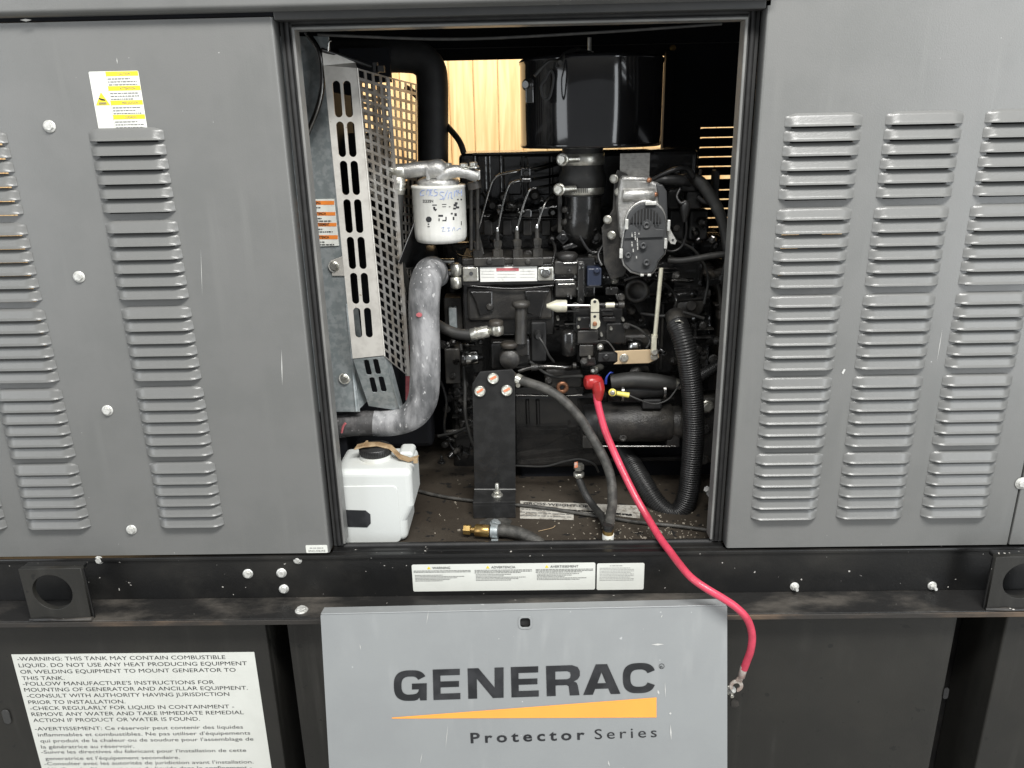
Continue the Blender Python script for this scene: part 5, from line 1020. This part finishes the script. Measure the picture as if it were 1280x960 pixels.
st2 = [cp_ + Vector((-.034, -.012, .0215)), cp_ + Vector((-.018, -.006, .0235)), cp_ + Vector((.006, -.001, .0225)), cp_ + Vector((.030, -.006, .018)), cp_ + Vector((.048, -.018, .004)), cp_ + Vector((.066, -.022, -.001)), cp_ + Vector((.082, -.020, .003))]
mb = MB(); wv = Vector((.10, 1, 0)).normalized() * .009; vs = []
for i, p in enumerate(st2):
    for s_ in (-1, 1):
        for h_ in (0, .0022): vs.append(p + wv * s_ * (1.15 if i < 2 else .9) + Vector((0, 0, h_ + (.001 if s_ > 0 else 0))))
fs = []
for i in range(len(st2) - 1):
    a_ = i * 4; b_ = a_ + 4; fs += [(a_, b_, b_ + 2, a_ + 2), (a_ + 1, a_ + 3, b_ + 3, b_ + 1), (a_, a_ + 1, b_ + 1, b_), (a_ + 2, b_ + 2, b_ + 3, a_ + 3)]
fs += [(0, 2, 3, 1), (len(vs) - 4, len(vs) - 3, len(vs) - 1, len(vs) - 2)]
mb.add(vs, fs, True); mb.build('strap', 'strap', cbt, .0006)
q_ = cp_ + Vector((-.020, -.014, .0235)); MB().box(q_, q_ + Vector((.004, .022, .005)), Matrix.Rotation(-.25, 3, 'Z')).build('strap_clip', 'strap', cbt, .001)
q_ = P(518, 578, YB); MB().box(q_ + Vector((-.004, .012, -.008)), q_ + Vector((.004, .02, .002))).build('strap_clip', 'strap', cbt, .001)

# ------------------------------------------------------------------ mounting bracket, floor fittings
mbk = thing('mounting_bracket', 'flat black steel bracket with three pale bolt heads standing on the bay floor', 'bracket', P(620, 630, .2))
YK = .205
out = [(590.5, 480), (600, 465), (640, 462), (643.5, 466), (644.5, 612), (593, 612)]
MB().prism([P(x, y, YK) for x, y in out], (0, .006, 0)).build('upright_plate', 'plastic', mbk, .0008)
zft = P(618, 612, YK).z
ftl, ftr = P(593, 612, YK), P(644.5, 612, YK)
MB().box((ftl.x, YK + .005, zft - .0055), (ftr.x, .150, zft + .0005)).build('foot_plate', 'plastic', mbk, .001)
MB().box((ftl.x, .1505, ZF + .0005), (ftr.x, .157, zft - .0055)).build('foot_front', 'plastic', mbk, .001)
MB().box((ftl.x + .004, .1575, ZF + .0005), (ftr.x - .004, YK + .03, zft - .006)).build('foot_block', 'inner', mbk, .001)
MB().tube([ftl + Vector((0, -.001, .001)), ftr + Vector((0, -.001, .001))], .0012, 8, 2).build('bend_edge', 'lip', mbk)
for px, py in ((616.5, 472.5), (600, 488.5), (633.5, 487.5)):
    b_ = MB().lathe(P(px, py, YK - .0003), FRONT, [(0, .0108), (.005, .0108), (.006, .0096), (.0045, .0085), (.0045, .0005)], 26).build('bolt_cap', 'zinc', mbk)
    MB().lathe(P(px, py, YK - .0050), FRONT, [(0, .0084), (.0008, .0078)], 24).build('cap_centre', 'capw', b_)
    c_ = P(px, py, YK - .0062); R_ = Matrix.Rotation(-.5, 3, 'Y'); MB().box(c_ - Vector((.0068, 0, .0022)), c_ + Vector((.0068, -.0005, .0024)), R_).build('torque_mark', 'seal_or', b_)
q = Vector((P(621.5, 618, .178).x, .178, zft + .0005)); MB().hexbolt(q, UP, .0085, .009, True, .016).build('stud_and_nut', 'zinc', mbk, .0005)
fb_ = thing('fuel_line', 'rubber line on the floor ending in a brass plug and band clamp', 'hose', PZ(610, 668, ZF))
zl = ZF + .016
MB().tube([PZ(612, 664, zl), PZ(625, 663, zl), PZ(645, 665.5, zl - .001), PZ(662, 672, zl - .005), PZ(676, 681, zl - .013), PZ(684, 690, zl - .022)], .0115, 18, 8).build('hose', 'rubber_dusty', fb_)
A_, B_ = PZ(579.5, 661.5, zl), PZ(613, 664, zl); ax = (B_ - A_)
MB().lathe(A_, ax, [(0, .0085), (.001, .0095), (.013, .0095), (.014, .0085)], 6, False).cyl(A_ + ax * .28, A_ + ax * .42, .0055, 16).lathe(A_ + ax * .42, ax, [(0, .009), (.002, .0115), (ax.length * .52, .0115), (ax.length * .56, .010)], 24).build('brass_plug', 'brass', fb_)
C_ = PZ(618.5, 664, zl); mb = MB().lathe(C_ - ax.normalized() * .0065, ax, [(0, .0138), (.013, .0138)], 24); mb.box(C_ + Vector((-.0065, -.030, -.012)), C_ + Vector((.0065, -.012, -.009))); mb.build('band_clamp', 'galv', fb_, .0006)
MB().add([PZ(600, 652, ZF + .001), PZ(597, 668, ZF + .001), PZ(632, 672, ZF + .001), PZ(640, 650, ZF + .001), PZ(620, 643, ZF + .001)], [(0, 1, 2, 3, 4)]).build('pad', 'rubber_dusty', fb_)
MB().hexbolt(PZ(619, 654, ZF + .001), UP, .008, .006).build('bolt', 'galv', fb_, .0006)
MB().hexbolt(PZ(552, 578, ZF), UP, .007, .008, True, .008).build('floor_bolt', 'cast', fl)
# drain hoses
dh = thing('drain_hose', 'long dusty black rubber hose sweeping diagonally down across the engine', 'hose', P(720, 520, .18))
MB().tube([P(647, 474, .215), P(662, 479, .205), P(684, 487, .195), P(706, 502, .185), P(726, 524, .175), P(742, 550, .165), P(756, 575, .15), P(764, 600, .135), P(765.5, 628, .10), P(763, 645, .07), P(761.3, 658, .048)], .0092, 18, 8).build('hose', 'rubber_dusty', dh)
MB().cyl(P(645, 473, .216), P(651, 476, .212), .0110, 20).build('hose_clamp', 'zinc', dh); MB().lathe(P(647.5, 481, .208), FRONT, [(-.004, .0045), (.004, .0045)], 8, False).build('clamp_screw', 'zinc', dh)
MB().cyl(P(641, 470, .225), P(648, 475, .215), .0085, 16).build('spigot', 'brown', dh)
for (ya, yb_, r_, m_, n_) in ((655.5, 659, .0102, 'cast', 'lower_collar'), (659, 663, .0088, 'ink', 'groove'), (663, 667, .0105, 'brass', 'brass_collar'), (667, 673.5, .0112, 'label', 'white_ring'), (673.5, 684, .0108, 'ink', 'fitting_base')):
    MB().cyl(P(760.3, ya, .043), P(759.9, yb_, .043), r_ * .95, 22).build(n_, m_, dh)
for x in (757, 762.5): MB().cyl(P(x, 674, .031), P(x, 680, .031), .0015, 8).build('fitting_pin', 'zinc', dh)
d2 = thing('drain_hose', 'short thin black hose hanging from two stacked silver nuts', 'hose', P(735, 610, .2))
MB().tube([P(723, 594, .21), P(725, 602, .205), P(732, 618, .18), P(742, 633, .155), P(752, 645, .10), P(757, 655, .07)], .0073, 16, 8).build('hose', 'rubber', d2)
MB().lathe(P(723.5, 587, .21), UP, [(0, .0085), (.001, .0105), (.011, .0105), (.012, .0085)], 6, False).build('nut', 'zinc', d2); MB().lathe(P(723.5, 596, .21), UP, [(0, .009), (.002, .011), (.009, .011), (.010, .009)], 20).build('ferrule', 'zinc', d2)
MB().prism([P(x, y, .1985) for x, y in ((718, 578), (722, 577), (722.5, 584), (718, 585))], (0, -.0004, 0)).build('torque_mark', 'seal_or', d2)
MB().tube([P(640, 582, .28), P(680, 583, .26), P(705, 577, .25), P(725, 574, .24), P(742, 580, .25), P(748, 590, .27)], .0022, 8, 8).build('thin_cable', 'rubber', d2)
bc = thing('black_cable', 'thin black cable lying along the grimy bay floor', 'cable', PZ(700, 640, ZF))
zc = ZF + .005
MB().tube([PZ(524, 614, zc), PZ(545, 619, zc), PZ(575, 624, zc), PZ(620, 629, zc), PZ(655, 632, zc), PZ(690, 636, zc), PZ(720, 641, zc), PZ(760, 647, zc), PZ(800, 653, zc), PZ(850, 658, zc), PZ(895, 664, zc)], .0036, 10, 8).build('cable', 'rubber_dusty', bc)

# ------------------------------------------------------------------ starter motor
sm_ = thing('starter_motor', 'black starter motor with solenoid low on the engine', 'starter motor', P(800, 520, .25))
ysr = .255
c0, c1 = P(745, 527, ysr), P(838, 528, ysr)
MB().lathe(c0, c1 - c0, [(0, .036), (.003, .0395), ((c1 - c0).length - .003, .0395), ((c1 - c0).length, .037)], 40).build('motor_body', 'cast', sm_)
e_ = P(728, 527, ysr); MB().lathe(e_, c0 - e_, [(0, .025), (.004, .034), ((c0 - e_).length, .036)], 36).build('end_cap', 'plastic', sm_)
MB().lathe(c1, P(862, 528, ysr) - c1, [(0, .033), (.012, .036), (.028, .034), (.034, .028)], 36).build('nose_housing', 'cast', sm_)
MB().pbox(728, 545, 744, 561, ysr - .03, .05).build('end_lug', 'cast', sm_, .003)
s0, s1 = P(765, 488, .235), P(832, 486, .235); MB().cyl(s0, s1, .0165, 30, ch=.002).build('solenoid', 'plastic', sm_)
MB().tube([P(764, 478, .228), P(790, 475, .225), P(820, 477, .225), P(846, 480, .228)], [.015, .016, .0155, .012], 24, 6).build('heat_sleeve', 'rubber', sm_)
MB().cyl(P(845, 480, .222), P(850, 480, .222), .0105, 20).build('sleeve_band', 'zinc', sm_)
MB().cyl(P(776, 491, .222), P(779, 491, .222), .0178, 30).build('solenoid_band', 'pipe', sm_); MB().cyl(P(828, 489, .225), P(831, 489, .225), .0178, 30).build('solenoid_band', 'pipe', sm_)
MB().pbox(803, 499, 828, 512, .225, .03).build('terminal_block', 'plastic', sm_, .004)
MB().cyl(P(748, 558, .215), P(845, 558, .215), .0022, 8).build('through_bolt', 'pipe', sm_)
MB().lathe(P(778.5, 547, .222), Vector((0, -1, .2)), [(0, .0075), (.004, .0075), (.005, .006), (.005, .003), (.003, .002)], 18).build('plug_ring', 'cast', sm_)
MB().pbox(834, 541, 850, 560, .225, .03).build('nose_lug', 'cast', sm_, .003)
gw = thing('ground_wire', 'thin black wire ending in a yellow sleeved ring terminal', 'wire', P(770, 492, .2))
o = MB().lathe(P(765.5, 490.5, .195), FRONT, [(0, .0078), (.0012, .0078), (.0018, .007)], 22).build('ring_terminal', 'amber', gw)
MB().lathe(P(765.5, 490.5, .1935), FRONT, [(0, .0052), (.003, .0050), (.004, .003)], 6, False).build('terminal_nut', 'zinc', gw)
MB().cyl(P(771, 491.5, .195), P(786, 494, .195), .0042, 14, .0052).build('yellow_sleeve', 'amber', gw)
MB().tube([P(786, 494, .195), P(800, 500, .19), P(818, 505, .19), P(834, 500, .19), P(843, 490, .195), P(852, 477, .21)], .0018, 8, 8).build('wire', 'rubber', gw)
mb = MB(); 
for k in range(3): mb.tube([P(756 + k, 480, .215), P(757 + k, 473 - k, .21), P(761 + k, 467.5 - k, .212), P(766, 466, .22)], .0010, 6, 6)
mb.build('blue_wire', 'wirebl', gw)

# ------------------------------------------------------------------ corrugated conduits, right side hoses
cg = thing('corrugated_conduit', 'fat black corrugated conduit bending down behind the door frame', 'conduit', P(865, 540, .17))
Yc = .175
MB().tube([P(846, 404, .20), P(851, 416, .185), P(857, 437, Yc), P(862, 465, Yc), P(866, 500, Yc), P(867, 540, Yc), P(864.5, 580, Yc), P(861, 612, Yc), P(855, 632, Yc), P(845, 642, Yc), P(833, 640, Yc + .005), P(820, 628, Yc + .02), P(808, 610, Yc + .04), P(797, 592, Yc + .07), P(786, 574, Yc + .11), P(778, 560, Yc + .15)], .0205, 28, 8, corr=(.0048, .0024)).build('conduit', 'plastic', cg)
MB().cyl(P(842, 393, .225), P(848, 407, .195), .0175, 20, ch=.002).build('conduit_collar', 'cast', cg); MB().tube([P(844, 402, .178), P(850, 401, .176), P(855, 405, .178)], .0016, 8, 4).build('collar_wire', 'zinc', cg)
for px, py in ((838, 397), (858, 402), (866, 406)): MB().lathe(P(px, py, .21), FRONT, [(0, .004), (.004, .003)], 8).build('bright_screw', 'chrome', cg)
c2g = thing('corrugated_conduit', 'short ribbed conduit stub behind the fat conduit', 'conduit', P(890, 460, .24))
MB().tube([P(868, 474, .25), P(885, 464, .25), P(900, 455, .25), P(925, 440, .25)], .0115, 18, 8, corr=(.0042, .0018)).build('conduit', 'plastic', c2g)
hx = thing('vent_hose', 'black hose arching over the wiring behind the actuator', 'hose', P(890, 260, .25))
MB().tube([P(862, 222, .27), P(875, 228, .26), P(888, 245, .255), P(900, 268, .25), P(907, 295, .25), P(911, 330, .25), P(915, 370, .25)], [.010, .0115, .0115, .0105, .009, .008, .008], 16, 8).build('hose', 'rubber', hx)
hy = thing('vent_hose', 'thin black hose running level from the actuator to the door frame', 'hose', P(870, 322, .25))
MB().tube([P(834, 325, .24), P(850, 326, .24), P(872, 323, .24), P(890, 319.5, .24), P(912, 317, .24)], .0062, 12, 8).build('hose', 'rubber', hy)
wh = thing('wiring_harness', 'tangled black wiring harness and plug above the actuator', 'wiring', P(850, 230, .25))
MB().tube([P(812, 226, .235), P(828, 218, .23), P(845, 211.5, .23), P(858, 211, .24), P(866, 220, .25)], [.003, .004, .0045, .005, .006], 10, 8).build('loom', 'plastic', wh)
MB().tube([P(812, 227, .238), P(830, 225, .235), P(852, 226, .24), P(862, 232, .25)], [.002, .010, .010, .003], 14, 8).build('taped_sleeve', 'plastic', wh)
MB().tube([P(850, 236, .24), P(846, 246, .235), P(851, 254, .23), P(857, 252, .23)], .0035, 8, 8).build('loom', 'plastic', wh)
MB().lathe(P(856, 262, .235), UP, [(-.022, .004), (-.016, .0055), (-.002, .009), (.010, .010), (.016, .006)], 16).build('plug', 'plastic', wh)
MB().tube([P(856, 268, .235), P(858, 280, .235), P(857, 295, .24), P(852, 308, .24), P(842, 314, .24), P(833, 313, .24)], .0024, 8, 8).build('loom', 'plastic', wh)
for (x0, y0, x1, y1, Y) in ((852, 218, 872, 240, .265), (858, 238, 878, 262, .27), (835, 236, 850, 262, .29), (862, 262, 885, 300, .31), (838, 262, 856, 300, .32), (892, 212, 900, 250, .35)): MB().pbox(x0, y0, x1, y1, Y, .03).build('connector', 'plastic', wh, .005, 3)
MB().tube([P(872, 246, .262), P(880, 252, .26), P(890, 254, .262), P(900, 262, .27)], .0045, 10, 8).build('loom', 'plastic', wh)
MB().tube([P(870, 228, .262), P(874, 220, .262), P(876, 212, .265)], .003, 8, 4).build('cable_tie', 'brown', wh)
sf = P(891, 617, .18); ss = thing('side_stud', 'small pale bolt with nut poking in beside the door frame', 'bolt', sf)
MB().cyl(P(885, 613, .15), P(893, 619, .16), .0048, 14).cyl(P(883, 611, .148), P(887, 614, .151), .0065, 6).build('bolt', 'zincw', ss); MB().cyl(P(888, 616, .158), P(892, 620, .164), .0088, 6).build('nut', 'zincw', ss)

# ------------------------------------------------------------------ red battery cable
rcab = thing('battery_cable', 'red battery cable hanging out of the bay over the grey cover', 'cable', P(840, 690, -.02))
bt_ = MB(); bt_.lathe(P(731, 478, .19), Vector((1, .25, -.05)), [(0, .008), (.002, .0125), (.012, .0140), (.024, .0135), (.032, .010), (.036, .003)], 26).tube([P(746, 477, .188), P(748, 487, .186), P(747, 500, .184)], [.0125, .0120, .0085], 22, 6).build('terminal_boot', 'red', rcab)
pts = [(745.5, 492, .184), (747, 503, .182), (751, 520, .178), (757, 540, .168), (768, 566, .15), (781, 594, .125), (795, 622, .098), (810, 648, .068), (826, 674, .018), (838, 690, -.024), (850, 706, -.055), (864, 722, -.082), (882, 735, -.100), (902, 747, -.110), (920, 759, -.114), (934, 774, -.113), (940, 793, -.111), (938.5, 812, -.108), (933, 828, -.104), (930, 836, -.102)]
rr = [.0070 - .0007 * min(1, max(0, (i - 6) / 5)) for i in range(len(pts))]
MB().tube([P(*q) for q in pts], rr, 20, 10).build('cable', 'pink', rcab)
l0 = P(930.5, 833, -.102); l1 = P(926.5, 846, -.100)
MB().cyl(l0, l1, .0062, 18, ch=.0006).build('lug_barrel', mat('pinkish_tin', (.55, .42, .38), .4, .6, c2=(.62, .58, .54), nscale=90), rcab)
lc = P(920.5, 858, -.101); ax_ = (l1 - lc).normalized(); side = Vector((0, -1, 0)).cross(ax_).normalized()
a2 = []
for i in range(33):
    a_ = math.radians(205 - 410 * i / 32 * .72 - 20); a2.append((a_, i))
ou = [(.0120 * math.cos(math.radians(t)), .0120 * math.sin(math.radians(t))) for t in range(-62, 243, 8)]
inn_ = [(.0060 * math.cos(math.radians(t)), .0060 * math.sin(math.radians(t)) ) for t in range(235, -56, -8)]
lug = M['lug'] = mat('tinned_copper_lug', (.42, .33, .29), .42, .55, c2=(.60, .55, .50), nscale=120, bump=.3)
MB().prism([lc + side * a - ax_ * 0 + ax_ * b for a, b in ou + inn_], (0, .0032, 0)).build('lug_fork', 'lug', rcab, .0006)
MB().prism([lc + side * a + ax_ * b for a, b in ((-.0058, .009), (-.0055, .018), (.0055, .018), (.0058, .009))], (0, .0030, 0)).build('lug_neck', 'lug', rcab, .0006)
MB().cyl(P(917, 862, -.090), P(905, 864, -.075), .0055, 14).build('lug_stub', 'zincw', rcab)
tg = MB().hexbolt(P(912, 862, YT - .001), FRONT, .0075, .008, True, .010).build('earth_stud', 'zinc', tk, .0005)
c_ = P(919, 878, YT); MB().prism([(c_.x + a, YT - .0004, c_.z + b) for a, b in ((-.007, -.010), (.001, -.012), (.008, -.006), (.005, .004), (.0, .006), (-.003, .012), (-.008, .004))], (0, -.0006, 0)).build('bare_patch', 'ledge', tk)
